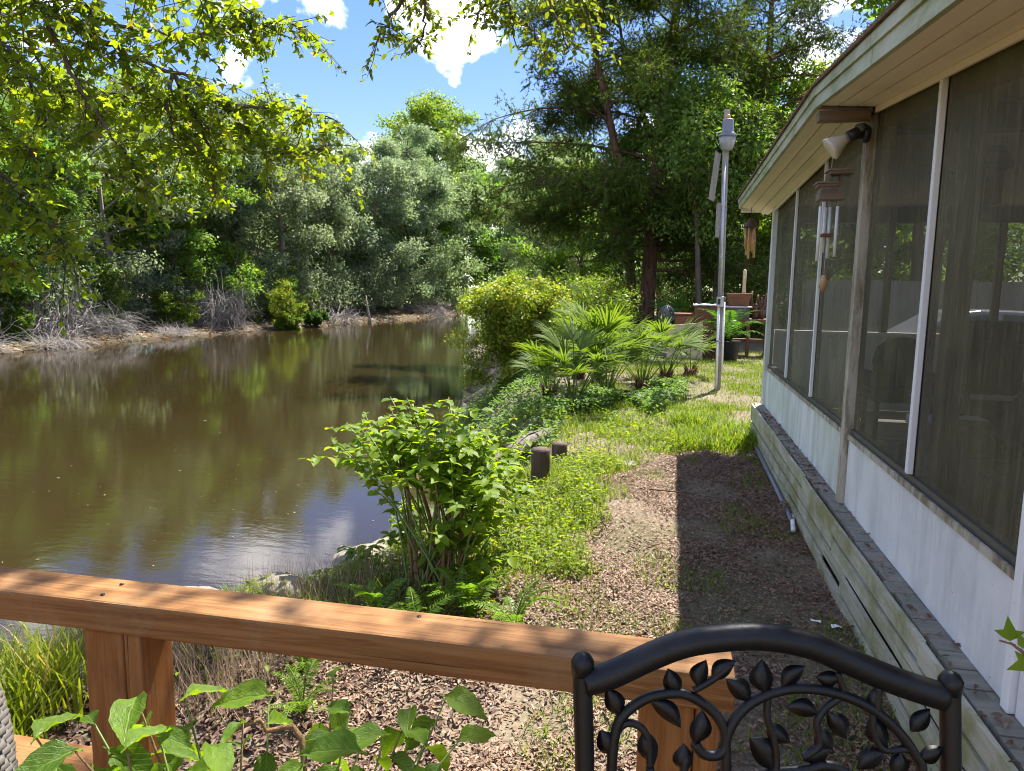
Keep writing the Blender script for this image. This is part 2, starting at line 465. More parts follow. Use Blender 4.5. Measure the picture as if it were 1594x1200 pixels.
class MB:
    """collects shapes in world coordinates (or local ones with build(local=True))"""
    def __init__(s):
        s.v, s.f, s.smooth = [], [], []
    def add(s, vs_, fs, sm=False):
        o = len(s.v)
        s.v += [tuple(p) for p in vs_]
        s.f += [tuple(i + o for i in f) for f in fs]
        s.smooth += [sm] * len(fs)
        return s
    def box(s, lo, hi, rot=None):
        (x0, y0, z0), (x1, y1, z1) = lo, hi
        vs_ = [Vector(p) for p in ((x0, y0, z0), (x1, y0, z0), (x1, y1, z0), (x0, y1, z0),
                                   (x0, y0, z1), (x1, y0, z1), (x1, y1, z1), (x0, y1, z1))]
        if rot is not None:
            c = (Vector(lo) + Vector(hi)) / 2
            vs_ = [c + rot @ (p - c) for p in vs_]
        return s.add(vs_, [(0, 3, 2, 1), (4, 5, 6, 7), (0, 1, 5, 4), (1, 2, 6, 5), (2, 3, 7, 6), (3, 0, 4, 7)])
    def hexa(s, a, b):
        """two quads a,b (4 points each) joined as a solid"""
        return s.add(list(a) + list(b), [(0, 3, 2, 1), (4, 5, 6, 7), (0, 1, 5, 4), (1, 2, 6, 5), (2, 3, 7, 6), (3, 0, 4, 7)])
    def prism_x(s, poly, x0, x1):
        n = len(poly)
        vs_ = [(x0, y, z) for y, z in poly] + [(x1, y, z) for y, z in poly]
        fs = [tuple(range(n)), tuple(range(2 * n - 1, n - 1, -1))]
        fs += [(i, (i + 1) % n, n + (i + 1) % n, n + i) for i in range(n)]
        return s.add(vs_, fs)
    def tube(s, pts, r, n=8, caps=True, flat=1.0):
        pts = [Vector(p) for p in pts]
        if isinstance(r, (int, float)):
            r = [r] * len(pts)
        up = None
        vs_, fs = [], []
        for i, p in enumerate(pts):
            t = (pts[min(i + 1, len(pts) - 1)] - pts[max(i - 1, 0)])
            if t.length < 1e-9:
                t = Vector((0, 0, 1))
            t.normalize()
            if up is None:
                up = t.orthogonal().normalized()
            a = (up - t * up.dot(t))
            a = a.normalized() if a.length > 1e-6 else t.orthogonal().normalized()
            up = a
            b = t.cross(a)
            for k in range(n):
                th = 2 * math.pi * k / n
                vs_.append(p + (a * math.cos(th) + b * math.sin(th) * flat) * r[i])
        for i in range(len(pts) - 1):
            for k in range(n):
                fs.append((i * n + k, i * n + (k + 1) % n, (i + 1) * n + (k + 1) % n, (i + 1) * n + k))
        if caps:
            fs.append(tuple(range(n - 1, -1, -1)))
            fs.append(tuple((len(pts) - 1) * n + k for k in range(n)))
        return s.add(vs_, fs, True)
    def lathe(s, c, prof, n=16):
        """prof: (radius, z) pairs about the vertical through c"""
        c = Vector(c)
        vs_, fs = [], []
        for r, z in prof:
            for k in range(n):
                th = 2 * math.pi * k / n
                vs_.append(c + Vector((r * math.cos(th), r * math.sin(th), z)))
        for i in range(len(prof) - 1):
            for k in range(n):
                fs.append((i * n + k, i * n + (k + 1) % n, (i + 1) * n + (k + 1) % n, (i + 1) * n + k))
        fs.append(tuple(range(n - 1, -1, -1)))
        fs.append(tuple((len(prof) - 1) * n + k for k in range(n)))
        return s.add(vs_, fs, True)
    def build(s, name, mat, parent=None, local=False, bevel=0.0, kind=None):
        off = Vector((0, 0, 0)) if local or parent is None else children_offset(parent)
        me = bpy.data.meshes.new(name)
        me.from_pydata([tuple(Vector(p) - off) for p in s.v], [], s.f)
        me.polygons.foreach_set('use_smooth', s.smooth)
        me.update()
        o = link_mesh(name, me, mat, parent, kind=kind)
        if bevel:
            m = o.modifiers.new('edge', 'BEVEL')
            m.width = bevel
            m.segments = 2
            m.limit_method = 'ANGLE'
        return o

def np_mesh(name, V, F, tint=None, smooth=False):
    """V (n,3); F (m,k) equal-size faces"""
    me = bpy.data.meshes.new(name)
    V = np.ascontiguousarray(V, dtype=np.float32)
    F = np.ascontiguousarray(F, dtype=np.int32)
    m, k = F.shape
    me.vertices.add(len(V))
    me.vertices.foreach_set('co', V.ravel())
    me.loops.add(m * k)
    me.loops.foreach_set('vertex_index', F.ravel())
    me.polygons.add(m)
    me.polygons.foreach_set('loop_start', np.arange(0, m * k, k, dtype=np.int32))
    me.polygons.foreach_set('loop_total', np.full(m, k, dtype=np.int32))
    if smooth:
        me.polygons.foreach_set('use_smooth', np.ones(m, dtype=bool))
    if tint is not None:
        a = me.attributes.new('tint', 'FLOAT', 'POINT')
        a.data.foreach_set('value', np.ascontiguousarray(tint, dtype=np.float32))
    me.update(calc_edges=True)
    return me

TPL = {
    'rhomb': (np.array([(0, 0, 0), (.45, .5, .09), (1, 0, -.08), (.45, -.5, .09)]), np.array([(0, 1, 2, 3)])),
    'oval': (np.array([(0, 0, 0), (.28, .42, .10), (.68, .40, .06), (1, 0, -.14), (.68, -.40, .06), (.28, -.42, .10), (.5, 0, .0)]),
             np.array([(0, 6, 2, 1), (6, 3, 3, 2), (0, 5, 4, 6), (6, 4, 3, 3)])),
    'blade': (np.array([(0, .5, 0), (0, -.5, 0), (.5, -.42, .02), (.5, .42, .02), (.85, .22, -.08), (.85, -.22, -.08), (1, 0, -.2)]),
              np.array([(0, 1, 2, 3), (3, 2, 5, 4), (4, 5, 6, 6)])),
    'sliver': (np.array([(0, .5, 0), (0, -.5, 0), (1, 0, 0)]), np.array([(0, 1, 2)])),
    'maple': (np.array([(0, 0, 0), (.16, .30, .03), (.42, .62, .0), (.48, .24, .05), (1, 0, -.16), (.48, -.24, .05), (.42, -.62, .0), (.16, -.30, .03)]),
              np.array([(0, 3, 2, 1), (0, 4, 4, 3), (0, 5, 4, 4), (0, 7, 6, 5)])),
}
# faces with a repeated corner become triangles
def _tri(F):
    out = []
    for f in F:
        u = []
        for i in f:
            if i not in u:
                u.append(int(i))
        if len(u) == 4:
            out += [(u[0], u[1], u[2]), (u[0], u[2], u[3])]
        else:
            out.append(tuple(u))
    return np.array(out)
TPL = {k: (v, f if k in ('rhomb', 'sliver') else _tri(f)) for k, (v, f) in TPL.items()}

def unit(a):
    return a / (np.linalg.norm(a, axis=-1, keepdims=True) + 1e-9)

def leaf_arrays(P, A, N, L, W, tpl):
    tv, tf = TPL[tpl]
    A = unit(A)
    N = unit(N - A * (N * A).sum(1, keepdims=True))
    B = np.cross(N, A)
    n = len(P)
    L = np.broadcast_to(np.asarray(L, float).reshape(-1, 1, 1), (n, 1, 1))
    W = np.broadcast_to(np.asarray(W, float).reshape(-1, 1, 1), (n, 1, 1))
    V = (P[:, None, :] + A[:, None, :] * tv[None, :, 0:1] * L + B[:, None, :] * tv[None, :, 1:2] * W
         + N[:, None, :] * tv[None, :, 2:3] * L)
    k = len(tv)
    F = tf[None] + (np.arange(n) * k)[:, None, None]
    return V.reshape(-1, 3), F.reshape(-1, tf.shape[1]), k

def leaves(name, P, A, N, L, W, tpl, tint):
    V, F, k = leaf_arrays(P, A, N, L, W, tpl)
    return np_mesh(name, V, F, np.repeat(tint, k))

def tintv(rng, n, warm=0.04):
    t = np.clip(rng.normal(0.45, 0.2, n), 0, 0.92)
    w = rng.random(n) < warm
    t[w] = 0.97 + 0.03 * rng.random(w.sum())
    return t

def poly_leaf_mesh(name, tpl='oval', tint=0.5, fine=False):
    tv, tf = TPL[tpl]
    return np_mesh(name, tv, tf, np.full(len(tv), tint))

def frame(p, a, n, L, W):
    a = Vector(a).normalized()
    n = Vector(n)
    n = (n - a * n.dot(a)).normalized()
    b = n.cross(a)
    m = Matrix(((a.x * L, b.x * W, n.x * L, p[0]), (a.y * L, b.y * W, n.y * L, p[1]), (a.z * L, b.z * W, n.z * L, p[2]), (0, 0, 0, 1)))
    return m

def leaf_objects(parent, meshes, P, A, N, L, W, rng, name='leaf', color=None):
    """single leaves as parts that share a few meshes; P in world space"""
    off = children_offset(parent)
    for i in range(len(P)):
        me = meshes[int(rng.integers(len(meshes)))]
        o = bpy.data.objects.new(name, me)
        C.objects.link(o)
        o.parent = parent
        o.matrix_local = Matrix.Translation(-off) @ frame(P[i], A[i], N[i], float(L[i]), float(W[i]))
        if color:
            o.color = (*color, 1)

def split_near(P, k):
    d = np.linalg.norm(P - np.array([0, 0, CAMZ]), axis=1)
    o = np.argsort(d)
    return o[:k], o[k:]

def leaf_meshes(prefix, mat, tpl, tints=(0.15, 0.35, 0.5, 0.6, 0.8)):
    r = []
    for t in tints:
        me = poly_leaf_mesh(prefix, tpl, t)
        me.materials.append(mat)
        r.append(me)
    return r

def copy_tree(o, parent=None):
    c = o.copy()
    C.objects.link(c)
    if parent is not None:
        c.parent = parent
    for ch in o.children:
        copy_tree(ch, c)
    return c

# ------------------------------------------------------------------ terrain and river
NEAR = np.array([(-5.5, -60), (-5.2, 0), (-4.3, 3.3), (-3.75, 4.1), (-3.1, 4.9), (-2.75, 6.0), (-2.5, 8), (-2.9, 10), (-3.9, 13),
                 (-4.7, 17), (-6.2, 22), (-8.2, 30), (-9.8, 45), (-11, 62), (-13, 80), (-19, 100), (-40, 118), (-150, 150), (-420, 420)], float)
FAR = np.array([(-31, -60), (-28, 0), (-25.5, 15), (-24.4, 22.5), (-24.6, 26), (-24.2, 29), (-24.0, 33), (-23.1, 38), (-22.0, 44), (-21.6, 49),
                (-20.2, 57), (-19.6, 64), (-20.5, 75), (-24, 88), (-36, 102), (-70, 118), (-150, 140), (-420, 400)], float)

def sdist(x, y, pl):
    """distance to the polyline, positive on its right side (larger x) seen along +y"""
    p = np.stack([x, y], -1)
    best = np.full(x.shape, 1e9)
    sgn = np.ones(x.shape)
    for a, b in zip(pl[:-1], pl[1:]):
        d = b - a
        t = np.clip(((p - a) @ d) / (d @ d), 0, 1)
        q = a + t[..., None] * d
        w = p - q
        dd = np.hypot(w[..., 0], w[..., 1])
        cr_ = d[0] * (p[..., 1] - a[1]) - d[1] * (p[..., 0] - a[0])
        m = dd < best - 1e-9
        best = np.where(m, dd, best)
        sgn = np.where(m, np.where(cr_ < 0, 1.0, -1.0), sgn)
    return best * sgn

def ss(a, b, t):
    u = np.clip((t - a) / (b - a), 0, 1)
    return u * u * (3 - 2 * u)

def hgt(x, y):
    x = np.asarray(x, float)
    y = np.asarray(y, float)
    dn = sdist(x, y, NEAR)
    df = -sdist(x, y, FAR)
    wob = 0.18 * np.sin(x * 2.1 + 1.3 * np.sin(y * 1.7)) + 0.14 * np.sin(y * 3.3 + x)
    dn = dn + wob * np.exp(-np.abs(dn) / 1.5)
    df = df + wob * 1.4 * np.exp(-np.abs(df) / 2.5)
    zn = -1.06 + 1.06 * ss(-0.1, 1.55, dn)
    zf = -1.06 + 0.22 * ss(-0.1, 0.7, df) + 0.7 * ss(0.8, 9, df) + 0.5 * ss(9, 40, df)
    bed = -1.06 - 1.0 * ss(0, 5, -np.maximum(dn, df))
    z = np.where(dn > 0, zn, np.where(df > 0, zf, bed))
    land = (np.maximum(dn, df) > 0.4)
    bumps = 0.022 * np.sin(x * 3.1 + 0.7) * np.sin(y * 2.7) + 0.015 * np.sin(x * 7.3 + y * 5.1) + 0.010 * np.sin(13 * x - 9 * y)
    return z + np.where(land, bumps, 0)

def h1(x, y):
    return float(hgt(np.array([x]), np.array([y]))[0])

def axis(*seg):
    r = [seg[0][0]]
    for a, b, st in seg:
        n = max(1, int(round((b - a) / st)))
        r += list(np.linspace(a, b, n + 1)[1:])
    return np.array(r)
gx = axis((-420, -120, 30), (-120, -40, 4), (-40, -15, .55), (-15, -7, .35), (-7, 2.5, .11), (2.5, 14, .6), (14, 80, 5), (80, 420, 40))
gy = axis((-60, -6, 4), (-6, 0, .5), (0, 12, .11), (12, 25, .3), (25, 60, .8), (60, 125, 2), (125, 420, 25))
XX, YY = np.meshgrid(gx, gy)
ZZ = hgt(XX, YY)
nx, ny = len(gx), len(gy)
V = np.stack([XX, YY, ZZ], -1).reshape(-1, 3)
ii = np.arange(nx * ny).reshape(ny, nx)
F = np.stack([ii[:-1, :-1], ii[:-1, 1:], ii[1:, 1:], ii[1:, :-1]], -1).reshape(-1, 4)
tag(link_mesh('ground', np_mesh('ground', V, F, smooth=True), M['ground']), 'leaf strewn sandy ground sloping down to the river', kind='structure')
V = np.array([(-420, -60, -1), (8, -60, -1), (8, 420, -1), (-420, 420, -1)], float)
tag(link_mesh('river', np_mesh('river', V, np.array([(0, 1, 2, 3)])), M['water']), 'calm brown river with tree reflections', kind='structure')

# ------------------------------------------------------------------ tree kit
def grow(rng, H, R, limbs=22, f0=0.25, rise=(0.1, 0.9), prof=None, trunk_r=0.22, wander=0.25, sub=3, base_dir=(0, 0)):
    """skeleton in local space: tubes [(pts, radii)] and tips [(x,y,z)]"""
    tubes, tips = [], []
    n = 9
    tp = []
    px, py = 0.0, 0.0
    for i in range(n):
        f = i / (n - 1)
        px += rng.normal(0, wander * 0.35) + base_dir[0] / n
        py += rng.normal(0, wander * 0.35) + base_dir[1] / n
        tp.append(np.array([px if i else 0, py if i else 0, f * H * 0.93]))
    tr = [trunk_r * (1.35 if i == 0 else 1) * (1 - 0.88 * i / (n - 1)) for i in range(n)]
    tubes.append((tp, tr))
    if prof is None:
        prof = lambda f: math.sin(math.pi * min(1, 0.18 + 0.80 * (f - f0) / (1 - f0))) ** 0.7
    for k in range(limbs):
        f = f0 + (0.97 - f0) * (k + rng.random()) / limbs
        az = k * 2.39996 + rng.normal(0, 0.4)
        fi = f * (n - 1)
        i0 = min(int(fi), n - 2)
        b = tp[i0] + (tp[i0 + 1] - tp[i0]) * (fi - i0)
        ln = R * max(0.22, prof(f)) * (0.75 + 0.4 * rng.random())
        el = rng.uniform(*rise)
        d = np.array([math.cos(az) * math.cos(el), math.sin(az) * math.cos(el), math.sin(el)])
        pts = [b]
        for j in range(4):
            d = unit(d + rng.normal(0, 0.16, 3) + np.array([0, 0, 0.02]))
            pts.append(pts[-1] + d * ln / 4)
        r0 = max(0.015, trunk_r * 0.42 * (1 - f * 0.6))
        tubes.append((pts, [r0 * (1 - 0.82 * j / 4) for j in range(5)]))
        tips += [(pts[2], 0.8), (pts[3], 1.0), (pts[4], 1.0)]
        for q in range(sub):
            j = rng.integers(1, 4)
            dd = unit(d + rng.normal(0, 0.8, 3))
            p1 = pts[j] + dd * ln * 0.24
            p2 = p1 + unit(dd + rng.normal(0, 0.3, 3)) * ln * 0.2
            tubes.append(([pts[j], p1, p2], [r0 * 0.45, r0 * 0.28, r0 * 0.1]))
            tips += [(p1, 0.8), (p2, 0.9)]
    tips.append((tp[-1], 1.0))
    return tubes, tips

def tubes_mb(tubes, n=6, minr=0.0):
    mb = MB()
    for pts, r in tubes:
        if max(r) >= minr:
            mb.tube(pts, list(r), n, caps=False)
    return mb

def crown(rng, tips, n_leaves, rad, L, W, tpl='rhomb', flat=0.7, warm=0.03, droop=0.2, up=0.9, axis_out=None):
    k = len(tips)
    c = np.array([t[0] for t in tips])
    w = np.array([t[1] for t in tips])
    w = w * rng.uniform(0.2, 1.8, k)
    idx = rng.choice(k, n_leaves, p=w / w.sum())
    d = unit(rng.normal(0, 1, (n_leaves, 3)))
    crad = rad * rng.uniform(0.65, 1.35, k)
    r = rng.random(n_leaves) ** 0.45 * crad[idx]
    off = d * r[:, None]
    off[:, 2] *= flat
    P = c[idx] + off
    N = unit(d * 0.75 + np.array([0, 0, up]) + rng.normal(0, 0.45, (n_leaves, 3)))
    A = unit(d * 0.5 + rng.normal(0, 0.7, (n_leaves, 3)) + np.array([0, 0, -droop]))
    ctint = rng.normal(0, 0.14, k)
    t = np.clip(tintv(rng, n_leaves, warm) + ctint[idx], 0, 1)
    s = rng.uniform(0.7, 1.3, n_leaves)
    return P, A, N, L * s, W * s, t

def tree_proto(name, seed, H, R, n, L, W, mat, bark, **k):
    rng = np.random.default_rng(seed)
    rad = k.pop('rad', R * 0.24)
    flat = k.pop('flat', 0.7)
    warm = k.pop('warm', 0.03)
    droop = k.pop('droop', 0.2)
    tpl = k.pop('tpl', 'rhomb')
    tubes, tips = grow(rng, H, R, **k)
    tm = tubes_mb(tubes)
    me = bpy.data.meshes.new('trunk')
    me.from_pydata([tuple(p) for p in tm.v], [], tm.f)
    me.polygons.foreach_set('use_smooth', tm.smooth)
    me.materials.append(bark)
    P, A, N, LL, WW, t = crown(rng, tips, n, rad, L, W, tpl, flat, warm, droop)
    cme = leaves('crown', P, A, N, LL, WW, tpl, t)
    cme.materials.append(mat)
    return me, cme

def plant_tree(proto, name, label, cat, loc, rz, sc, color, group=None):
    tm, cme = proto
    o = thing(name, label, cat, loc, group, (0, 0, rz))
    o.scale = sc if isinstance(sc, tuple) else (sc, sc, sc)
    link_mesh('trunk', tm, None, o)
    c = link_mesh('crown', cme, None, o, color)
    return o
#STRUCT
# ------------------------------------------------------------------ screened porch (gable wall runs along y at x = 1.2)
XW, XF, X1 = 1.20, 0.83, 5.6
Y0, YR, Y9 = 1.00, 5.00, 9.33
ZFL, ZSILL = 0.43, 0.90
def wt(y):
    return float(np.interp(y, [Y0, YR, Y9, 10.1], [2.55, 2.96, 2.797, 2.77]))
def fb(y):      # fascia bottom
    return float(np.interp(y, [0.6, 4.95, 9.92], [2.56, 2.955, 2.86]))
def ft(y):
    return float(np.interp(y, [0.6, 4.95, 9.92], [2.72, 3.075, 2.975]))
porch = thing('screened_porch', 'low gabled porch with dark insect screens, white lower panels and green stained fascia', 'porch', (XW, 5, ZFL))
# floor boards: their ends show as a ledge outside the wall
pitch = 0.142
yb = Y0 - 0.1
rs = random.Random(3)
fp_me = None
k = 0
while yb < 9.36:
    if fp_me is None:
        mb = MB().box((0, 0, -0.036), (4.5, pitch - 0.006, 0))
        o = mb.build('floor_plank', M['floorwood'], porch, local=True)
        fp_me = o.data
    else:
        o = link_mesh('floor_plank', fp_me, None, porch)
    o.location = Vector((1.102 + rs.uniform(-.012, .012), yb, ZFL + rs.uniform(-.003, .003))) - porch.location
    yb += pitch
# skirt boards: four courses, each of several lengths, some sprung loose
rows = [(0.338, 0.092), (0.228, 0.090), (0.117, 0.090), (0.008, 0.088)]
joints = [[0.8, 3.1, 5.75, 9.42], [0.8, 4.7, 9.42], [0.8, 4.35, 6.4, 9.42], [0.8, 5.0, 9.42]]
for (z, h), js in zip(rows, joints):
    for q, (a, b) in enumerate(zip(js[:-1], js[1:])):
        dz0, dz1 = rs.uniform(-.012, .010), rs.uniform(-.012, .010)
        dx0, dx1 = rs.uniform(-.022, .0), rs.uniform(-.022, .0)
        if z < 0.2 and q == 0:
            dx1 -= 0.02
            dz1 -= 0.006
        n = 6
        mb = MB()
        vsx = []
        for i in range(n + 1):
            f = i / n
            y = a + 0.006 + (b - a - 0.012) * f
            x = 1.098 + dx0 + (dx1 - dx0) * f + rs.uniform(-.003, .003)
            zz_ = z + dz0 + (dz1 - dz0) * f
            tp_ = zz_ + h + rs.uniform(-.004, .004)
            vsx += [(x - .022, y, zz_), (x, y, zz_), (x, y, tp_), (x - .022, y, tp_)]
        fs = [(0, 1, 2, 3), (4 * n + 3, 4 * n + 2, 4 * n + 1, 4 * n)]
        for i in range(n):
            for j in range(4):
                fs.append((4 * i + j, 4 * i + 4 + j, 4 * i + 4 + (j + 1) % 4, 4 * i + (j + 1) % 4))
        mb.add(vsx, fs)
        mb.build('skirt_board', M['skirt'], porch)
MB().box((1.135, 0.9, -0.2), (1.16, 9.38, ZFL - 0.04)).build('skirt_backing', M['black'], porch)
# far end skirt
for z, h in rows:
    MB().box((1.105, 9.425, z), (5.6, 9.447, z + h)).build('skirt_board', M['skirt'], porch)
# white lower panels
for a, b, mt in ((9.22, 7.83, 'knee'), (7.82, 6.48, 'knee'), (6.47, 5.22, 'knee'), (5.05, 2.66, 'knee2'), (2.58, 1.06, 'knee2')):
    MB().box((XW, b, ZFL + 0.004), (XW + 0.03, a, ZSILL)).build('lower_panel', M[mt], porch)
# sill rails in bronze, sloping outwards
for a, b in ((9.22, 5.22), (5.05, 2.66), (2.58, 1.06)):
    MB().prism_x([(a, 0), (b, 0)][:0] or [(b, ZSILL + .002), (a, ZSILL + .002), (a, ZSILL + .045), (b, ZSILL + .045)], XW + .008, XW + .07).build('sill', M['darkframe'], porch)
    MB().box((XW - .012, b, ZSILL - .022), (XW - .001, a, ZSILL + .012)).build('sill_trim', M['trim'], porch)
def post(x0, y0, x1, y1, z0, mt, name='post', lean=0.0):
    a = [(x0, y0, z0), (x1, y0, z0), (x1, y1, z0), (x0, y1, z0)]
    b = [(x0, y0, wt(y0) - .004), (x1, y0, wt(y0) - .004), (x1, y1, wt(y1) - .004), (x0, y1, wt(y1) - .004)]
    return MB().hexa(a, b).build(name, M[mt], porch, bevel=.004)
post(XW - .03, 9.23, XW + .06, 9.335, ZFL + .004, 'knee', 'corner_post')
post(XW - .035, 5.06, XW + .06, 5.145, ZFL + .004, 'trim', 'centre_post')
post(XW - .016, 5.15, XW + .02, 5.205, ZFL + .004, 'white', 'white_strip')
post(XW - .006, 7.80, XW + .02, 7.832, ZSILL + .05, 'white', 'white_strip')
post(XW - .006, 6.452, XW + .02, 6.484, ZSILL + .05, 'white', 'white_strip')
post(XW - .012, 3.835, XW + .018, 3.872, ZSILL + .05, 'white', 'white_strip')
post(XW + .062, 3.70, XW + .15, 3.79, ZFL + .004, 'darkwood', 'inner_post')
post(XW - .022, 2.59, XW + .02, 2.645, ZFL + .004, 'white', 'white_strip')
post(XW + .062, 2.48, XW + .15, 2.57, ZFL + .004, 'darkwood', 'inner_post')
post(XW - .03, 1.0, XW + .06, 1.05, ZFL + .004, 'trim', 'corner_post')
# screens
for a, b in ((9.225, 7.835), (7.797, 6.487), (6.449, 5.208), (5.056, 3.875), (3.832, 2.648), (2.587, 1.055)):
    n = 8
    ys = [a + (b - a) * i / n for i in range(n + 1)]
    vs_ = [(XW + .022, y, ZSILL + .047) for y in ys] + [(XW + .022, y, wt(y) - .006) for y in ys]
    fs = [(i, i + 1, n + 2 + i, n + 1 + i) for i in range(n)]
    MB().add(vs_, fs).build('screen_panel', M['screen'], porch)
    # slim bronze frame round each screen
    for y0, y1 in ((a - .03, a - .002), (b + .002, b + .03)):
        MB().hexa([(XW + .024, y0, ZSILL + .05), (XW + .05, y0, ZSILL + .05), (XW + .05, y1, ZSILL + .05), (XW + .024, y1, ZSILL + .05)],
                  [(XW + .024, y0, wt(y0) - .008), (XW + .05, y0, wt(y0) - .008), (XW + .05, y1, wt(y1) - .008), (XW + .024, y1, wt(y1) - .008)]).build('screen_frame', M['darkframe'], porch)
# rafter plate on top of the screens
for a, b in ((9.33, 5.15), (5.05, 1.0)):
    MB().hexa([(XW + .055, a, wt(a) - .10), (XW + .12, a, wt(a) - .10), (XW + .12, a, wt(a)), (XW + .055, a, wt(a))],
              [(XW + .055, b, wt(b) - .10), (XW + .12, b, wt(b) - .10), (XW + .12, b, wt(b)), (XW + .055, b, wt(b))]).build('rafter', M['darkwood'], porch)
# soffit planks, three to a slope
def soff(y, f):
    return fb(y) * (1 - f) + wt(y) * f + .02 * (1 - f)
for a, b in ((9.90, 5.06), (4.96, 0.62)):
    for q in range(3):
        f0, f1 = q / 3, (q + 1) / 3
        g = 0.010
        xa, xb = XF + .03 + (XW - .0 - XF - .03) * f0, XF + .03 + (XW - XF - .03) * f1 - g
        A_ = [(xa, a, soff(a, f0)), (xb, a, soff(a, f1)), (xb, a, soff(a, f1) + .014), (xa, a, soff(a, f0) + .014)]
        B_ = [(xa, b, soff(b, f0)), (xb, b, soff(b, f1)), (xb, b, soff(b, f1) + .014), (xa, b, soff(b, f0) + .014)]
        MB().hexa(A_, B_).build('soffit_plank', M['soffit'], porch)
    A_ = [(XF + .03, a, soff(a, 0) + .034), (XW, a, wt(a) + .034), (XW, a, wt(a) + .04), (XF + .03, a, soff(a, 0) + .04)]
    B_ = [(XF + .03, b, soff(b, 0) + .034), (XW, b, wt(b) + .034), (XW, b, wt(b) + .04), (XF + .03, b, soff(b, 0) + .04)]
    MB().hexa(A_, B_).build('soffit_backing', M['white'], porch)
    MB().hexa([(XW - .02, a if a < 9.4 else 9.34, wt(min(a, 9.34)) - .035), (XW - .004, a if a < 9.4 else 9.34, wt(min(a, 9.34)) - .035), (XW - .004, a if a < 9.4 else 9.34, wt(min(a, 9.34)) - .002), (XW - .02, a if a < 9.4 else 9.34, wt(min(a, 9.34)) - .002)],
              [(XW - .02, b, wt(b) - .035), (XW - .004, b, wt(b) - .035), (XW - .004, b, wt(b) - .002), (XW - .02, b, wt(b) - .002)]).build('wall_trim', M['soffit'], porch)
# ridge outrigger
MB().box((XF + .03, 4.965, 2.885), (XW - .036, 5.055, 2.945)).build('outrigger_beam', M['greyroofwood'], porch, bevel=.006)
# fascia in two courses, each in two lengths
for a, b in ((9.95, 4.953), (4.947, 3.62), (3.612, 0.6)):
    for lo, hi, dx in ((0.0, 0.56, 0.0), (0.57, 1.0, -.012)):
        za, zb = (fb(a), ft(a)), (fb(b), ft(b))
        l = lambda z, f: z[0] + (z[1] - z[0]) * f
        A_ = [(XF + dx, a, l(za, lo)), (XF + .026, a, l(za, lo)), (XF + .026, a, l(za, hi)), (XF + dx, a, l(za, hi))]
        B_ = [(XF + dx, b, l(zb, lo)), (XF + .026, b, l(zb, lo)), (XF + .026, b, l(zb, hi)), (XF + dx, b, l(zb, hi))]
        MB().hexa(A_, B_).build('fascia_board', M['fascia'], porch)
# eave end at the far corner
MB().box((XF + .03, 9.93, 2.815), (5.7, 9.955, 2.955)).build('eave_board', M['soffit'], porch)
MB().box((XW + .06, 9.345, 2.80), (5.7, 9.925, 2.815)).build('eave_soffit', M['soffit'], porch)
# roof slabs with shingle edge
for a, b in ((9.99, 4.952), (4.948, 0.55)):
    MB().hexa([(XF - .028, a, ft(a) + .003), (5.9, a, ft(a) + .003), (5.9, a, ft(a) + .022), (XF - .028, a, ft(a) + .022)],
              [(XF - .028, b, ft(b) + .003), (5.9, b, ft(b) + .003), (5.9, b, ft(b) + .022), (XF - .028, b, ft(b) + .022)]).build('roof', M['roof'], porch)
    MB().hexa([(XW + .125, min(a, 9.33), wt(min(a, 9.33)) + .004), (5.6, min(a, 9.33), wt(min(a, 9.33)) + .004), (5.6, min(a, 9.33), wt(min(a, 9.33)) + .02), (XW + .125, min(a, 9.33), wt(min(a, 9.33)) + .02)],
              [(XW + .125, b, wt(b) + .004), (5.6, b, wt(b) + .004), (5.6, b, wt(b) + .02), (XW + .125, b, wt(b) + .02)]).build('ceiling', M['ceiling'], porch)
MB().box((XW + .13, 4.93, 2.80), (5.6, 5.05, 2.955)).build('ridge_beam', M['darkwood'], porch)
MB().box((XW + .13, 9.20, 2.62), (5.6, 9.32, 2.79)).build('eave_beam', M['darkwood'], porch)
# far end wall and house side
MB().box((XW + .07, 9.26, ZFL + .004), (5.6, 9.30, 1.32)).build('end_panel', M['knee2'], porch)
MB().box((XW + .07, 9.24, 1.322), (5.6, 9.31, 1.36)).build('end_rail', M['white'], porch)
for x in (2.45, 3.6, 4.75):
    MB().box((x, 9.25, 1.362), (x + .07, 9.32, 2.618)).build('end_post', M['darkwood'], porch)
MB().add([(XW + .07, 9.285, 1.362), (5.6, 9.285, 1.362), (5.6, 9.285, 2.62), (XW + .07, 9.285, 2.62)], [(0, 1, 2, 3)]).build('screen_panel', M['screen'], porch)
MB().prism_x([(0.7, 0.0), (9.9, 0.0), (9.9, 2.80), (9.33, wt(9.33)), (YR, wt(YR)), (0.7, wt(1.0) - .03)], 5.62, 5.72).build('house_wall', M['knee'], porch)
MB().box((XW + .1, 1.0, ZFL + .004), (5.6, 1.05, 2.5)).build('near_wall', M['darkwood'], porch)

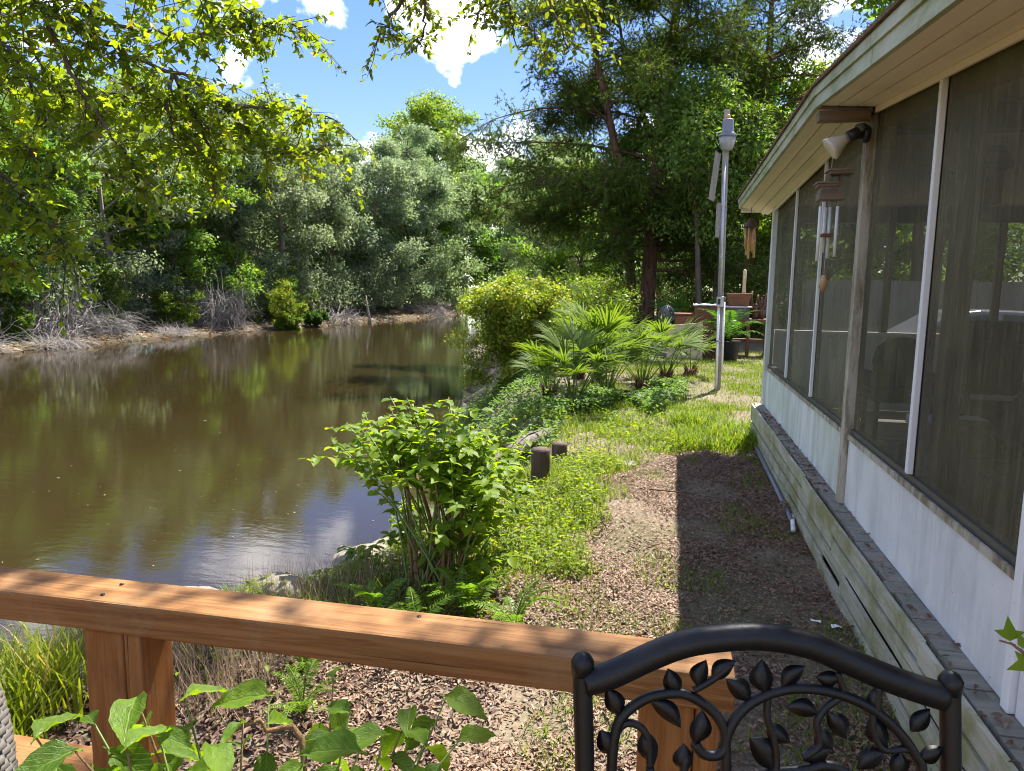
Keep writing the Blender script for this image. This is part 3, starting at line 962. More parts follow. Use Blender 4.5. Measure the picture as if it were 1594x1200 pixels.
# things inside the porch, dim behind the screens
def stand(name, label, cat, loc, group=None):
    return thing(name, label, cat, loc, group)
ch = stand('lounge_chair', 'dark round backed lounge chair behind the screen, left of the recliner', 'chair', (2.15, 7.35, ZFL))
mb = MB()
mb.hexa([(1.92, 7.30, .95), (2.38, 7.30, .95), (2.38, 7.42, .95), (1.92, 7.42, .95)], [(1.92, 7.36, 1.0), (2.38, 7.36, 1.0), (2.38, 7.48, 1.0), (1.92, 7.48, 1.0)])
prof = [(.17, .93), (.235, 1.05), (.255, 1.20), (.22, 1.33), (.13, 1.405), (.02, 1.42)]
vs_, fs = [], []
for r, z in prof:
    vs_ += [(2.15 - r, 7.36, z), (2.15 - r * .6, 7.27, z), (2.15 + r * .6, 7.27, z), (2.15 + r, 7.36, z), (2.15 + r * .6, 7.45, z), (2.15 - r * .6, 7.45, z)]
for i in range(len(prof) - 1):
    for j in range(6):
        fs.append((6 * i + j, 6 * i + (j + 1) % 6, 6 * i + 6 + (j + 1) % 6, 6 * i + 6 + j))
MB().add(vs_, fs, True).build('backrest', M['darkcloth'], ch)
MB().box((1.85, 7.05, .84), (2.45, 7.60, .96)).build('seat', M['darkcloth'], ch, bevel=.03)
for x in (1.84, 2.40):
    MB().box((x, 7.05, .97), (x + .08, 7.55, 1.10)).build('armrest', M['darkcloth'], ch, bevel=.02)
for x, y in ((1.9, 7.1), (2.36, 7.1), (1.9, 7.52), (2.36, 7.52)):
    MB().tube([(x, y, ZFL), (x, y, .84)], .022).build('leg', M['darkwood'], ch)
rc = stand('recliner', 'tall dark high backed recliner behind the screen', 'recliner', (2.75, 7.0, ZFL))
MB().box((2.42, 7.02, .95), (3.05, 7.22, 1.56)).build('backrest', M['darkcloth'], rc, bevel=.06)
MB().box((2.45, 6.98, 1.38), (3.02, 7.25, 1.60)).build('head_cushion', M['darkcloth'], rc, bevel=.06)
MB().box((2.42, 6.45, ZFL + .02), (3.05, 7.0, .92)).build('seat', M['darkcloth'], rc, bevel=.05)
for x in (2.30, 3.06):
    MB().box((x, 6.45, ZFL + .02), (x + .13, 7.15, 1.08)).build('armrest', M['darkcloth'], rc, bevel=.04)
tb = stand('side_table', 'small pale side table inside the porch holding a green vase', 'table', (2.05, 5.75, ZFL))
MB().box((1.80, 5.55, .86), (2.30, 5.95, .93)).build('tabletop', M['cloth'], tb, bevel=.006)
for x, y in ((1.83, 5.58), (2.25, 5.58), (1.83, 5.9), (2.25, 5.9)):
    MB().box((x, y, ZFL), (x + .04, y + .04, .858)).build('leg', M['cloth'], tb)
vz = MB().lathe((2.0, 5.72, .931), [(.05, 0), (.09, .06), (.10, .15), (.07, .22), (.035, .26), (.045, .29)]).build('vase', M['greencer'])
tag(vz, 'rounded green vase standing on the pale side table', 'vase')
sf = stand('sofa', 'dark rumpled sofa just inside the nearest screens', 'sofa', (2.1, 3.95, ZFL))
MB().box((1.75, 3.3, ZFL + .06), (2.6, 4.8, .86)).build('seat', M['darkcloth'], sf, bevel=.06)
MB().box((2.45, 3.3, .86), (2.68, 4.8, 1.28)).build('backrest', M['darkcloth'], sf, bevel=.07)
for y in (3.12, 4.81):
    MB().box((1.75, y, ZFL + .06), (2.66, y + .17, 1.06)).build('armrest', M['darkcloth'], sf, bevel=.06)
cu = MB().box((1.9, 4.3, .87), (2.42, 4.72, 1.2), Matrix.Rotation(.5, 3, 'Y')).build('cushion', M['darkcloth'], bevel=.06)
tag(cu, 'dark cushion leaning on the sofa seat', 'cushion')
# nesting box hanging from the ridge beam
nb = stand('nesting_box', 'brown wooden nesting box hanging inside the porch', 'nesting box', (1.80, 5.0, 2.37))
MB().box((1.68, 4.90, 2.37), (1.90, 5.10, 2.58)).build('box_body', M['brownwood'], nb, bevel=.004)
MB().hexa([(1.64, 4.86, 2.575), (1.94, 4.86, 2.575), (1.94, 5.14, 2.575), (1.64, 5.14, 2.575)],
          [(1.66, 4.99, 2.72), (1.92, 4.99, 2.72), (1.92, 5.01, 2.72), (1.66, 5.01, 2.72)]).build('roof', M['greyroofwood'], nb)
MB().tube([(1.79, 4.885, 2.43), (1.79, 4.84, 2.43)], .008).build('perch', M['darkwood'], nb)
MB().lathe((0, 0, 0), [(.028, 0), (.028, .004)], 12).build('entrance_hole', M['black'], nb, local=True).matrix_local = Matrix.Translation(Vector((1.79, 4.899, 2.50)) - nb.location) @ Matrix.Rotation(RAD(90), 4, 'X')
MB().tube([(1.79, 5.0, 2.72), (1.79, 5.0, 2.80)], .004).build('cord', M['black'], nb)
cf = stand('ceiling_fan', 'ceiling fan under the porch ridge beam', 'fan', (3.1, 5.0, 2.5))
MB().tube([(3.1, 5.0, 2.56), (3.1, 5.0, 2.80)], .015).build('rod', M['black'], cf)
MB().lathe((3.1, 5.0, 2.48), [(.04, 0), (.10, .02), (.11, .07), (.05, .10)]).build('motor', M['black'], cf)
for k in range(4):
    a = RAD(100 + 90 * k)
    r = Matrix.Rotation(a, 3, 'Z')
    q = [Vector((3.1, 5, 2.53)) + r @ Vector(p) for p in ((.12, -.05, -.01), (.12, .05, .01), (.68, .07, .012), (.68, -.07, -.012))]
    MB().hexa(q, [p + Vector((0, 0, .008)) for p in q]).build('fan_blade', M['greyroofwood'], cf)

# flood light on the centre post
fl = thing('flood_light', 'swivel flood light with a pale bell shaped bulb on the porch centre post', 'flood light', (1.16, 4.98, 2.80))
MB().lathe((0, 0, 0), [(.045, 0), (.055, .02), (.05, .04)], 14).build('base', M['black'], fl, local=True).matrix_local = Matrix.Rotation(RAD(-90), 4, 'Y') @ Matrix.Translation((0, 0, -.004))
MB().tube([(1.14, 4.99, 2.81), (1.08, 4.95, 2.80), (1.03, 4.93, 2.775)], [.03, .038, .036], 12).build('socket', M['black'], fl)
MB().tube([(1.125, 4.96, 2.835), (1.085, 4.93, 2.825)], .03, 10).build('swivel', M['darkframe'], fl)
MB().tube([(1.028, 4.929, 2.774), (1.005, 4.928, 2.758), (.945, 4.926, 2.715), (.93, 4.926, 2.704), (.927, 4.926, 2.702)], [.030, .034, .070, .074, .060], 20).build('bulb', M['beige_bulb'], fl)
# cable bracket pipe under it
# metal wind chime with a pagoda top
wc = thing('wind_chime', 'metal tube wind chime with two tiered wooden pagoda top and hanging weight', 'wind chime', (1.02, 5.30, 2.83))
cx, cyy = 1.02, 5.30
MB().tube([(cx, cyy, 2.58), (cx, cyy - .02, 2.90)], .0025, 5).build('cord', M['cloth'], wc)
def pag(z, x, y, r):
    m = MB()
    m.hexa([(x - r, y - r, z), (x + r, y - r, z), (x + r, y + r, z), (x - r, y + r, z)],
           [(x - r * .93, y - r * .93, z + .013), (x + r * .93, y - r * .93, z + .013), (x + r * .93, y + r * .93, z + .013), (x - r * .93, y + r * .93, z + .013)])
    m.hexa([(x - r * .8, y - r * .8, z - .02), (x + r * .8, y - r * .8, z - .02), (x + r * .8, y + r * .8, z - .02), (x - r * .8, y + r * .8, z - .02)],
           [(x - r * .9, y - r * .9, z - .002), (x + r * .9, y - r * .9, z - .002), (x + r * .9, y + r * .9, z - .002), (x - r * .9, y + r * .9, z - .002)])
    return m
pag(2.62, cx + .05, cyy - .03, .085).build('upper_roof', M['greyroofwood'], wc)
m = MB()
for dx, dy in ((-.04, -.04), (.04, -.04), (.04, .04), (-.04, .04)):
    m.box((cx + dx - .006 + .02, cyy + dy - .006, 2.557), (cx + dx + .006 + .02, cyy + dy + .006, 2.60))
m.build('pillar', M['greyroofwood'], wc)
pag(2.545, cx - .01, cyy + .02, .085).build('lower_roof', M['greyroofwood'], wc)
m = MB()
m.box((cx - .065, cyy - .05, 2.485), (cx + .045, cyy + .07, 2.523))
for q in range(4):
    m.tube([(cx - .045 + q * .024, cyy - .0501, 2.507), (cx - .045 + q * .024, cyy - .0525, 2.507)], .006, 8)
m.build('house_box', M['greyroofwood'], wc)
MB().box((cx - .075, cyy - .06, 2.44), (cx + .085, cyy + .07, 2.484)).build('tray', M['greyroofwood'], wc, bevel=.003)
for dx, dy, L_ in ((-.055, -.02, .36), (.05, -.03, .33), (-.01, .05, .30), (.02, .045, .34)):
    MB().tube([(cx + dx, cyy + dy, 2.40), (cx + dx, cyy + dy, 2.40 - L_)], .011, 10).build('chime_tube', M['pvc'], wc)
    MB().tube([(cx + dx, cyy + dy, 2.44), (cx + dx, cyy + dy, 2.398)], .0015, 4).build('string', M['cloth'], wc)
MB().tube([(cx, cyy, 2.44), (cx, cyy, 1.94)], .002, 5).build('centre_string', M['cloth'], wc)
MB().box((cx - .035, cyy - .035, 2.20), (cx + .035, cyy + .035, 2.222)).build('striker', M['brownwood'], wc, bevel=.004)
MB().tube([(cx, cyy, 1.95), (cx + .004, cyy, 1.91), (cx - .004, cyy, 1.87), (cx, cyy, 1.84)], [.014, .024, .026, .012], 8).build('weight', M['bamboo'], wc)
# bamboo chime at the far eave
bc = thing('bamboo_chime', 'bamboo wind chime with conical cap hanging from the far eave corner', 'wind chime', (.97, 9.75, 2.86))
MB().tube([(.97, 9.75, 2.72), (.97, 9.75, 2.87)], .003, 5).build('cord', M['black'], bc)
MB().lathe((.97, 9.75, 2.61), [(.085, 0), (.08, .02), (.05, .07), (.03, .10), (.012, .125)], 14).build('cap', M['darkpost'], bc)
for k in range(6):
    a = RAD(60 * k + 10)
    L_ = (.36, .28, .33, .25, .38, .30)[k]
    x, y = .97 + .055 * math.cos(a), 9.75 + .055 * math.sin(a)
    MB().tube([(x, y, 2.60), (x + .004, y, 2.60 - L_)], .015, 8).build('bamboo_tube', M['bamboo'], bc)

# ------------------------------------------------------------------ outside deck, railing
dk = thing('deck', 'stained wooden deck floor under the black chair', 'deck', (-1, 0, .33))
dm = None
for k in range(24):
    y = 1.18 - .145 * (k + 1)
    if dm is None:
        o = MB().box((0, 0, -.03), (4.35, .138, 0)).build('deck_board', M['cedarwood'], dk, local=True)
        dm = o.data
    else:
        o = link_mesh('deck_board', dm, None, dk)
    o.location = Vector((-3.3, y, .35)) - dk.location
MB().box((-3.3, 1.185, .10), (1.05, 1.21, .34)).build('rim_joist', M['cedarwood'], dk)
for x in (-2.8, -.98, .4):
    zb = h1(x, .6) - .2
    MB().box((x, .55, zb), (x + .1, .65, .10)).build('footing_post', M['darkpost'], dk)
rl = thing('deck_railing', 'orange brown stained wooden railing with flat cap on two posts', 'railing', (-.9, 1.16, .35))
def warped_bar(x0, x1, y0, y1, z0, z1, n=14, j=.0018, seed=1):
    r = random.Random(seed)
    vs_ = []
    for i in range(n + 1):
        x = x0 + (x1 - x0) * i / n
        a, b, c, d = (r.uniform(-j, j) for _ in range(4))
        vs_ += [(x, y0 + a, z0 + c), (x, y1 + b, z0 + c), (x, y1 + b, z1 + d), (x, y0 + a, z1 + d)]
    fs = [(3, 2, 1, 0), (4 * n, 4 * n + 1, 4 * n + 2, 4 * n + 3)]
    for i in range(n):
        for q in range(4):
            fs.append((4 * i + q, 4 * i + (q + 1) % 4, 4 * i + 4 + (q + 1) % 4, 4 * i + 4 + q))
    return MB().add(vs_, fs)
warped_bar(-3.3, .128, 1.107, 1.212, 1.187, 1.25).build('rail_cap', M['cedarwood'], rl, bevel=.006)
warped_bar(-3.3, -1.085, 1.107, 1.212, .825, .866, 8, seed=2).build('middle_rail', M['cedarwood'], rl, bevel=.005)
warped_bar(-.90, -.03, 1.107, 1.212, .822, .862, 6, seed=3).build('middle_rail', M['cedarwood'], rl, bevel=.005)
for x in (-1.075, -.02):
    MB().box((x, 1.118, .36), (x + .088, 1.205, 1.186)).build('post', M['cedarwood_v'], rl, bevel=.005)
    MB().box((x + .0895, 1.118, .36), (x + .128, 1.205, 1.186)).build('post_board', M['cedarwood_v'], rl, bevel=.004)
for x, y in ((-.42, 1.19), (-1.04, 1.135), (-1.04, 1.185), (0.02, 1.135), (.02, 1.185)):
    MB().lathe((x, y, 1.2503), [(.0042, 0), (.0040, .0012)], 10).build('screw_head', M['black'], rl)

# ------------------------------------------------------------------ black cast chair (its back towards the rail)
KX = .96 / 1130 / 2.172
camfwd = Vector((-math.sin(RAD(12)), math.cos(RAD(12)), 0))
cc = thing('patio_chair', 'black cast metal patio chair with arched vine and leaf pattern back', 'chair', (.14, .93, .35), None, (0, 0, RAD(12)))
TILT = Matrix.Rotation(RAD(-7.86), 3, 'X')
def cp(u, v, dy=0.0):
    """u, v measured on the chair back in pattern units; v grows downwards"""
    p = TILT @ Vector(((u - 705) * KX, dy, (180 - v) * KX))
    return Vector((p.x, p.y + .0, p.z + 1.068))
def back_tube(pts, r, flat=1.0, name='vine', n=8):
    # smooth the path
    P = [Vector((*p, 0)) for p in pts]
    out = []
    for i in range(len(P) - 1):
        a, b, c, d = P[max(i - 1, 0)], P[i], P[i + 1], P[min(i + 2, len(P) - 1)]
        for q in range(5):
            t = q / 5
            out.append(0.5 * ((2 * b) + (c - a) * t + (2 * a - 5 * b + 4 * c - d) * t * t + (3 * b - a - 3 * c + d) * t ** 3))
    out.append(P[-1])
    m = len(out) - 1
    rr = [r * KX] * (m + 1) if isinstance(r, (int, float)) else [(r[0] + (r[1] - r[0]) * i / m) * KX for i in range(m + 1)]
    return MB().tube([cp(p.x, p.y) for p in out], rr, n).build(name, M['iron'], cc, local=True)
back_tube([(115, 365), (200, 338), (330, 275), (450, 230), (600, 208), (720, 208), (850, 232), (960, 275), (1060, 318), (1160, 355), (1290, 395)], 45, name='top_rail', n=14)
for u0, u1, nm in ((105, 118, 'l'), (1312, 1318, 'r')):
    vt = 300 if nm == 'l' else 345
    back_tube([(u0, vt + 8), (u0, vt + 60), (u1, 700), (u1, 1100), (u1, 1260)], 32, name='side_post', n=14)
    m = MB()
    c = cp(u0, vt + 8)
    m.tube([c + Vector((0, 0, -.012)), c + Vector((0, 0, .006)), c + Vector((0, 0, .014)), c + Vector((0, 0, .018))], [.0142, .0150, .010, .002], 14)
    m.build('finial', M['iron'], cc, local=True)
vines = [
    ([(205, 1000), (205, 640), (218, 520), (250, 460), (320, 412), (400, 395), (460, 405), (530, 450), (570, 510), (575, 570), (545, 598), (500, 590), (478, 560)], 15),
    ([(218, 520), (255, 495), (300, 510), (325, 560), (330, 640)], 11),
    ([(575, 1000), (580, 640), (580, 540), (620, 460), (690, 405), (790, 375), (900, 380), (1000, 410), (1080, 455), (1150, 520), (1200, 590), (1225, 660), (1230, 1000)], 15),
    ([(715, 400), (712, 470), (735, 540), (745, 620), (735, 700)], 11),
    ([(470, 385), (530, 350), (590, 300)], 10),
    ([(960, 395), (900, 440), (875, 490), (885, 560), (830, 600)], 11),
    ([(1060, 440), (1062, 510), (1095, 570), (1180, 570), (1215, 620)], 11),
    ([(940, 320), (965, 385)], 10),
    ([(1075, 360), (1072, 450)], 13),
    ([(640, 700), (720, 655), (840, 640), (900, 625), (960, 640), (1020, 700)], 14),
    ([(330, 640), (340, 760), (300, 900), (205, 1000)], 12),
    ([(500, 1050), (470, 900), (440, 760), (445, 600)], 12),
    ([(735, 700), (720, 850), (800, 1000), (840, 1100)], 12),
    ([(1020, 700), (1080, 850), (1060, 1000), (980, 1100)], 12),
    ([(640, 700), (600, 800), (580, 900)], 12),
]
for p, r in vines:
    back_tube(p, r * 1.2)
back_tube([(118, 1120), (500, 1110), (900, 1110), (1318, 1120)], 24, name='lower_rail', n=12)
# cast leaves: (tip, root, half width)
lvs = [((385, 315), (425, 390), 24), ((185, 380), (232, 470), 26), ((510, 285), (485, 375), 24), ((605, 285), (530, 350), 24), ((575, 345), (655, 415), 26),
       ((692, 280), (710, 390), 30), ((835, 300), (760, 370), 24), ((870, 335), (950, 335), 22), ((770, 435), (880, 455), 24), ((975, 540), (910, 450), 26),
       ((430, 510), (330, 420), 24), ((500, 450), (475, 560), 28), ((440, 560), (450, 650), 26), ((165, 520), (200, 600), 28), ((345, 630), (310, 520), 26),
       ((790, 550), (712, 490), 24), ((655, 535), (735, 640), 34), ((830, 610), (920, 570), 26), ((930, 575), (880, 500), 24), ((1070, 360), (1075, 450), 20),
       ((1110, 560), (1050, 465), 28), ((1245, 435), (1185, 510), 26), ((1010, 635), (1095, 575), 28), ((1130, 660), (1150, 580), 26), ((1290, 560), (1210, 600), 24),
       ((260, 760), (335, 800), 26), ((540, 800), (470, 860), 28), ((640, 880), (590, 800), 26), ((860, 800), (780, 900), 30), ((980, 820), (1060, 900), 30), ((1160, 820), (1090, 900), 28),
       ((150, 820), (205, 860), 24), ((1290, 800), (1235, 860), 24)]
for (tu, tv_), (ru, rv), w in lvs:
    a = Vector((tu - ru, tv_ - rv))
    L_ = a.length
    a.normalize()
    b = Vector((-a.y, a.x))
    m = MB()
    ring = []
    for f, ww in ((0, .12), (.08, .36), (.18, .66), (.3, .9), (.42, 1.0), (.55, .97), (.68, .82), (.8, .58), (.9, .32), (.96, .14), (1.0, .03)):
        ring.append((f, ww))
    up_, dn_, mid_f, mid_b = [], [], [], []
    bend = rs.uniform(-.12, .12) * L_
    vs_ = []
    for f, ww in ring:
        o_ = Vector((ru, rv)) + a * L_ * f + b * bend * math.sin(math.pi * f)
        e1, e2 = o_ + b * w * 1.3 * ww, o_ - b * w * 1.3 * ww
        vs_ += [cp(e1.x, e1.y, .0), cp(o_.x, o_.y, -.0045 * (.4 + ww * .6)), cp(e2.x, e2.y, .0), cp(o_.x, o_.y, .0045 * (.4 + ww * .6))]
    fs = []
    for i in range(len(ring) - 1):
        for q in range(4):
            fs.append((4 * i + q, 4 * i + (q + 1) % 4, 4 * i + 4 + (q + 1) % 4, 4 * i + 4 + q))
    fs.append((0, 1, 2, 3))
    m.add(vs_, fs, True).build('leaf', M['iron'], cc, local=True)
# seat and legs (towards the camera side)
s0 = .44
MB().box((-.26, -.52, s0 - .015), (.26, -.02, s0 + .015)).build('seat', M['iron'], cc, True, bevel=.012)
for x in (-.24, .24):
    MB().tube([(x, -.49, s0), (x * 1.05, -.52, .2), (x * 1.08, -.55, 0)], [.016, .014, .018], 10).build('leg', M['iron'], cc, True)
    MB().tube([(x, -.03, s0 + .12), (x, -.02, s0), (x * 1.05, .03, 0)], [.015, .015, .018], 10).build('leg', M['iron'], cc, True)
#PART2
# ------------------------------------------------------------------ yard pole and light
pb, ptop = Vector((.945, 13.67, h1(.945, 13.67) - .1)), Vector((.86, 13.72, 4.94))
pl = thing('light_pole', 'tall grey timber pole with metal conduit carrying a lamp', 'pole', (.945, 13.67, 0))
def along(z):
    return pb + (ptop - pb) * ((z - pb.z) / (ptop.z - pb.z))
def bar_at(z0, z1, dx, dy, r, name, mat, n=10):
    a, b = along(z0) + Vector((dx, dy, 0)), along(z1) + Vector((dx, dy, 0))
    return MB().tube([a, b], r, n).build(name, mat, pl)
a, b = along(-.1), along(4.94)
MB().hexa([a + Vector(p) for p in ((-.05, -.05, 0), (.05, -.05, 0), (.05, .05, 0), (-.05, .05, 0))],
          [b + Vector(p) for p in ((-.05, -.05, 0), (.05, -.05, 0), (.05, .05, 0), (-.05, .05, 0))]).build('timber', M['greypost'], pl, bevel=.005)
bar_at(1.55, 4.05, -.015, -.075, .024, 'conduit', M['steel'])
bar_at(.0, 1.55, -.03, -.075, .022, 'conduit', M['pvc'])
bar_at(.35, 1.60, .062, -.06, .020, 'conduit', M['pvc'])
for z in (.9, 2.4, 3.3):
    p = along(z) + Vector((-.015, -.076, 0))
    MB().tube([p + Vector((-.034, 0, 0)), p + Vector((.034, 0, 0))], .027, 8).build('clamp', M['steel'], pl)
p = along(1.62)
MB().box((p.x - .075, p.y - .15, 1.52), (p.x + .055, p.y - .052, 1.70)).build('junction_box', M['steel'], pl, bevel=.006)
MB().box((p.x - .06, p.y - .155, 1.56), (p.x - .01, p.y - .1505, 1.66)).build('breaker_switch', M['black'], pl)
p = along(3.7)
MB().hexa([Vector((.62, 13.74, 3.43)), Vector((.72, 13.74, 3.38)), Vector((.72, 13.78, 3.38)), Vector((.62, 13.78, 3.43))],
          [Vector((.70, 13.74, 4.26)), Vector((.80, 13.74, 4.20)), Vector((.80, 13.78, 4.20)), Vector((.70, 13.78, 4.26))]).build('nailed_board', M['greypost'], pl)
p = along(2.95)
MB().box((p.x - .13, p.y - .02, 2.75), (p.x - .056, p.y + .01, 3.35)).build('nailed_board', M['greypost'], pl)
p = along(4.5) + Vector((.01, -.20, 0))
ym = thing('yard_lamp', 'silver barn lamp with pale lens near the top of the timber pole', 'lamp', (p.x, p.y, 4.28))
MB().lathe((p.x, p.y, 4.44), [(.152, 0), (.160, .015), (.155, .04), (.112, .075), (.100, .10), (.092, .27), (.080, .30), (.03, .31)], 20).build('housing', M['alum'], ym)
MB().lathe((p.x, p.y, 4.22), [(.075, 0), (.10, .02), (.125, .10), (.145, .219)], 20).build('lens', M['lens'], ym)
MB().lathe((p.x, p.y, 4.752), [(.035, 0), (.035, .05), (.02, .06)], 10).build('photocell', M['orange'], ym)
MB().tube([(p.x, p.y + .10, 4.6), (p.x, p.y + .16, 4.6)], .03, 8).build('bracket', M['steel'], ym)

# ------------------------------------------------------------------ stumps, log, rocks, litter things
def stump(x, y, r, h, label):
    z = h1(x, y)
    o = thing('stump_post', label, 'post', (x, y, z), 'sawn posts set in the bank')
    MB().lathe((x, y, z - .2), [(r * 1.0, 0), (r * .97, .2), (r * .98, h * .6 + .2), (r, h + .195), (r * .95, h + .2)], 18).build('post_body', M['darkpost'], o)
    MB().lathe((x, y, z + h + .0015), [(r * .9, 0), (r * .88, .004)], 18).build('cut_face', M['bark'], o)
    return o
stump(-1.12, 6.62, .092, .30, 'taller of the two short round posts standing in the weeds')
stump(-1.10, 7.72, .088, .22, 'shorter round post behind the taller one in the weeds')
r_ = np.random.default_rng(5)
def log_mesh(pts, rads, seed, n=14):
    rr = random.Random(seed)
    mb = MB().tube(pts, rads, n)
    mb.v = [(x + rr.uniform(-.03, .03), y + rr.uniform(-.03, .03), z + rr.uniform(-.04, .02)) for x, y, z in mb.v]
    return mb
lg = thing('driftwood_log', 'weathered grey driftwood log lying on the bank edge beside the palmettos', 'log', (-1.75, 8.3, 0))
log_mesh([(-2.05, 7.0, -.26), (-1.93, 7.5, -.15), (-1.74, 8.1, -.09), (-1.63, 8.7, -.07), (-1.46, 9.2, -.06), (-1.42, 9.9, -.14)], [.03, .07, .085, .10, .09, .03], 3, 18).build('log_body', M['drift'], lg)
log_mesh([(-1.70, 8.3, -.05), (-1.90, 8.42, -.04), (-2.05, 8.6, -.10)], [.05, .035, .015], 4, 8).build('branch_stub', M['drift'], lg)
def rock_mesh(seed):
    rr = np.random.default_rng(seed)
    import bmesh
    bm = bmesh.new()
    bmesh.ops.create_icosphere(bm, subdivisions=3, radius=1)
    ph = rr.uniform(0, 6, 6)
    for v in bm.verts:
        c = v.co
        k = 1 + .16 * math.sin(2.3 * c.x + ph[0]) + .16 * math.sin(2.9 * c.y + ph[1]) + .12 * math.sin(4.1 * c.z + ph[2]) + .05 * math.sin(9 * c.x + 7 * c.y + ph[3])
        v.co = Vector((c.x * k, c.y * k * .8, max(-.5, c.z * k * .6)))
    me = bpy.data.meshes.new('rock')
    bm.to_mesh(me)
    bm.free()
    me.materials.append(M['concrete'])
    return me
rocks = [rock_mesh(i) for i in range(3)]
spots = [(-2.45, 3.45, .24, 'largest pale rock on the bank beside the rail post'), (-2.0, 4.7, .24, 'pale rock behind the stems of the leafy shrub'), (-2.2, 3.75, .17, 'pale rock in the dry brush beside the largest rock'),
         (-2.0, 5.3, .24, 'pale rock behind the shrub at the water edge'), (-1.75, 6.2, .2, 'pale rock between the shrub and the driftwood log'), (-1.8, 6.8, .17, 'small pale rock at the near end of the log'),
         (-2.0, 7.6, .2, 'pale rock on the water side of the log'), (-2.0, 3.5, .13, 'small pale rock in the dry brush'), (-2.75, 3.2, .16, 'pale rock beside the tall bright grass'),
         (-.62, 5.55, .10, 'flat pale stone lying in the leaf litter'), (-.35, 7.6, .12, 'flat pale stone lying in the weeds of the path'), (-.75, 4.75, .08, 'little flat stone beside the weeds')]
for i, (x, y, s, lb) in enumerate(spots):
    o = link_mesh('rock', rocks[i % 3])
    tag(o, lb, 'rock', 'pale rocks along the bank')
    fl_ = .35 if i > 8 else .75
    o.location = (x, y, h1(x, y) + s * .10)
    o.scale = (s, s, s * fl_)
    o.rotation_euler = (0, 0, i * 1.3)
o = MB().tube([(1.0, 5.65, .035), (1.055, 6.05, .03)], .017, 10).build('plastic_pipe', M['pvc'])
tag(o, 'short white plastic pipe lying on the shaded leaf litter', 'pipe')
o = MB().tube([(1.03, 5.9, .03), (1.045, 7.6, .04), (1.05, 9.2, .06)], .022, 8).build('long_pipe', M['alum'])
tag(o, 'long grey pipe lying along the foot of the porch skirt', 'pipe')
for i, (x, y, lb) in enumerate(((.86, 4.02, 'left scrap of white paper on the shaded leaves'), (.95, 3.95, 'right scrap of white paper on the shaded leaves'))):
    r = random.Random(i)
    z = h1(x, y) + .03
    vs_ = [(x + (q % 3 - 1) * .026, y + (q // 3 - 1) * .016, z + r.uniform(0, .014)) for q in range(9)]
    o = MB().add(vs_, [(0, 1, 4, 3), (1, 2, 5, 4), (3, 4, 7, 6), (4, 5, 8, 7)]).build('paper_scrap', M['paper'])
    tag(o, lb, 'paper', 'paper scraps on the path')
o = MB().tube([(-.18, 6.55, .03), (.1, 6.5, .035), (.28, 6.49, .03)], .008, 6).build('fallen_stick', M['stem'])
tag(o, 'thin brown stick lying on the sunlit path', 'stick')

# ------------------------------------------------------------------ clutter at the back of the yard
def gz(x, y): return h1(x, y)
o = thing('leaning_sheet', 'tan sheet of board leaning in front of the brown chests', 'board', (.48, 19.4, 0))
MB().hexa([(.0, 19.35, -.03), (.92, 19.35, -.03), (.92, 19.40, -.03), (.0, 19.40, -.03)], [(.02, 19.55, .86), (.90, 19.55, .96), (.90, 19.60, .96), (.02, 19.60, .86)]).build('sheet', M['tan'], o, bevel=.01)
o = thing('storage_chest', 'small brown wooden chest beside the glass coil', 'chest', (.43, 20.2, 0))
MB().box((.19, 19.95, -.05), (.66, 20.5, 1.12)).build('chest_body', M['brownwood'], o, bevel=.01)
MB().box((.16, 19.92, 1.122), (.69, 20.53, 1.17)).build('lid', M['brownwood'], o, bevel=.008)
o = thing('storage_chest', 'wide brown wooden chest with a pale cloth along its top', 'chest', (.96, 20.3, 0))
MB().box((.70, 20.0, -.05), (1.34, 20.6, 1.36)).build('chest_body', M['brownwood'], o, bevel=.01)
MB().box((.76, 19.985, .5), (1.28, 19.998, 1.25)).build('door', M['brownwood'], o, bevel=.004)
r = random.Random(9)
vs_ = []
for i in range(10):
    for j in range(4):
        vs_.append((.66 + .072 * i, 19.96 + .2 * j, 1.40 + r.uniform(0, .035)))
fs = [(i * 4 + j, i * 4 + 4 + j, i * 4 + 5 + j, i * 4 + 1 + j) for i in range(9) for j in range(3)]
b_ = MB().add(vs_, fs, True).build('dust_sheet', M['cloth'])
md = b_.modifiers.new('thick', 'SOLIDIFY'); md.thickness = .03
tag(b_, 'crumpled pale cloth lying along the top of the wide chest', 'cloth')
o = thing('wire_coil', 'round coil of pale wire beside the small chest', 'coil', (-.03, 20.0, .9))
for k in range(9):
    a = k * .7
    pts = [Vector((-.03, 20.0, 1.12)) + Matrix.Rotation(a * .35, 3, 'Z') @ Matrix.Rotation(.25 * math.sin(a), 3, 'Y') @ Vector((math.cos(t) * (.2 + .012 * (k % 3)), .03 * math.sin(k), math.sin(t) * (.22 + .012 * (k % 4)))) for t in np.linspace(0, 6.3, 22)]
    MB().tube(pts, .009, 5).build('wire_loop', M['alum'], o)
MB().box((-.22, 19.9, -.05), (.15, 20.15, .88)).build('stand', M['greypost'], o)
o = thing('work_table', 'rough brown timber table behind the fern', 'table', (2.0, 21.0, 0))
MB().box((1.45, 20.6, .93), (2.75, 21.4, 1.03)).build('tabletop', M['brownwood'], o, bevel=.008)
for x, y in ((1.50, 20.64), (2.10, 20.64), (2.65, 20.64), (1.5, 21.28), (2.65, 21.28)):
    MB().box((x, y, -.05), (x + .09, y + .09, .928)).build('leg', M['brownwood'], o)
MB().box((1.5, 20.75, .42), (2.7, 21.3, .46)).build('shelf', M['brownwood'], o)
o = thing('washtub', 'dark brown square tub standing on the work table', 'tub', (1.85, 20.95, 1.03))
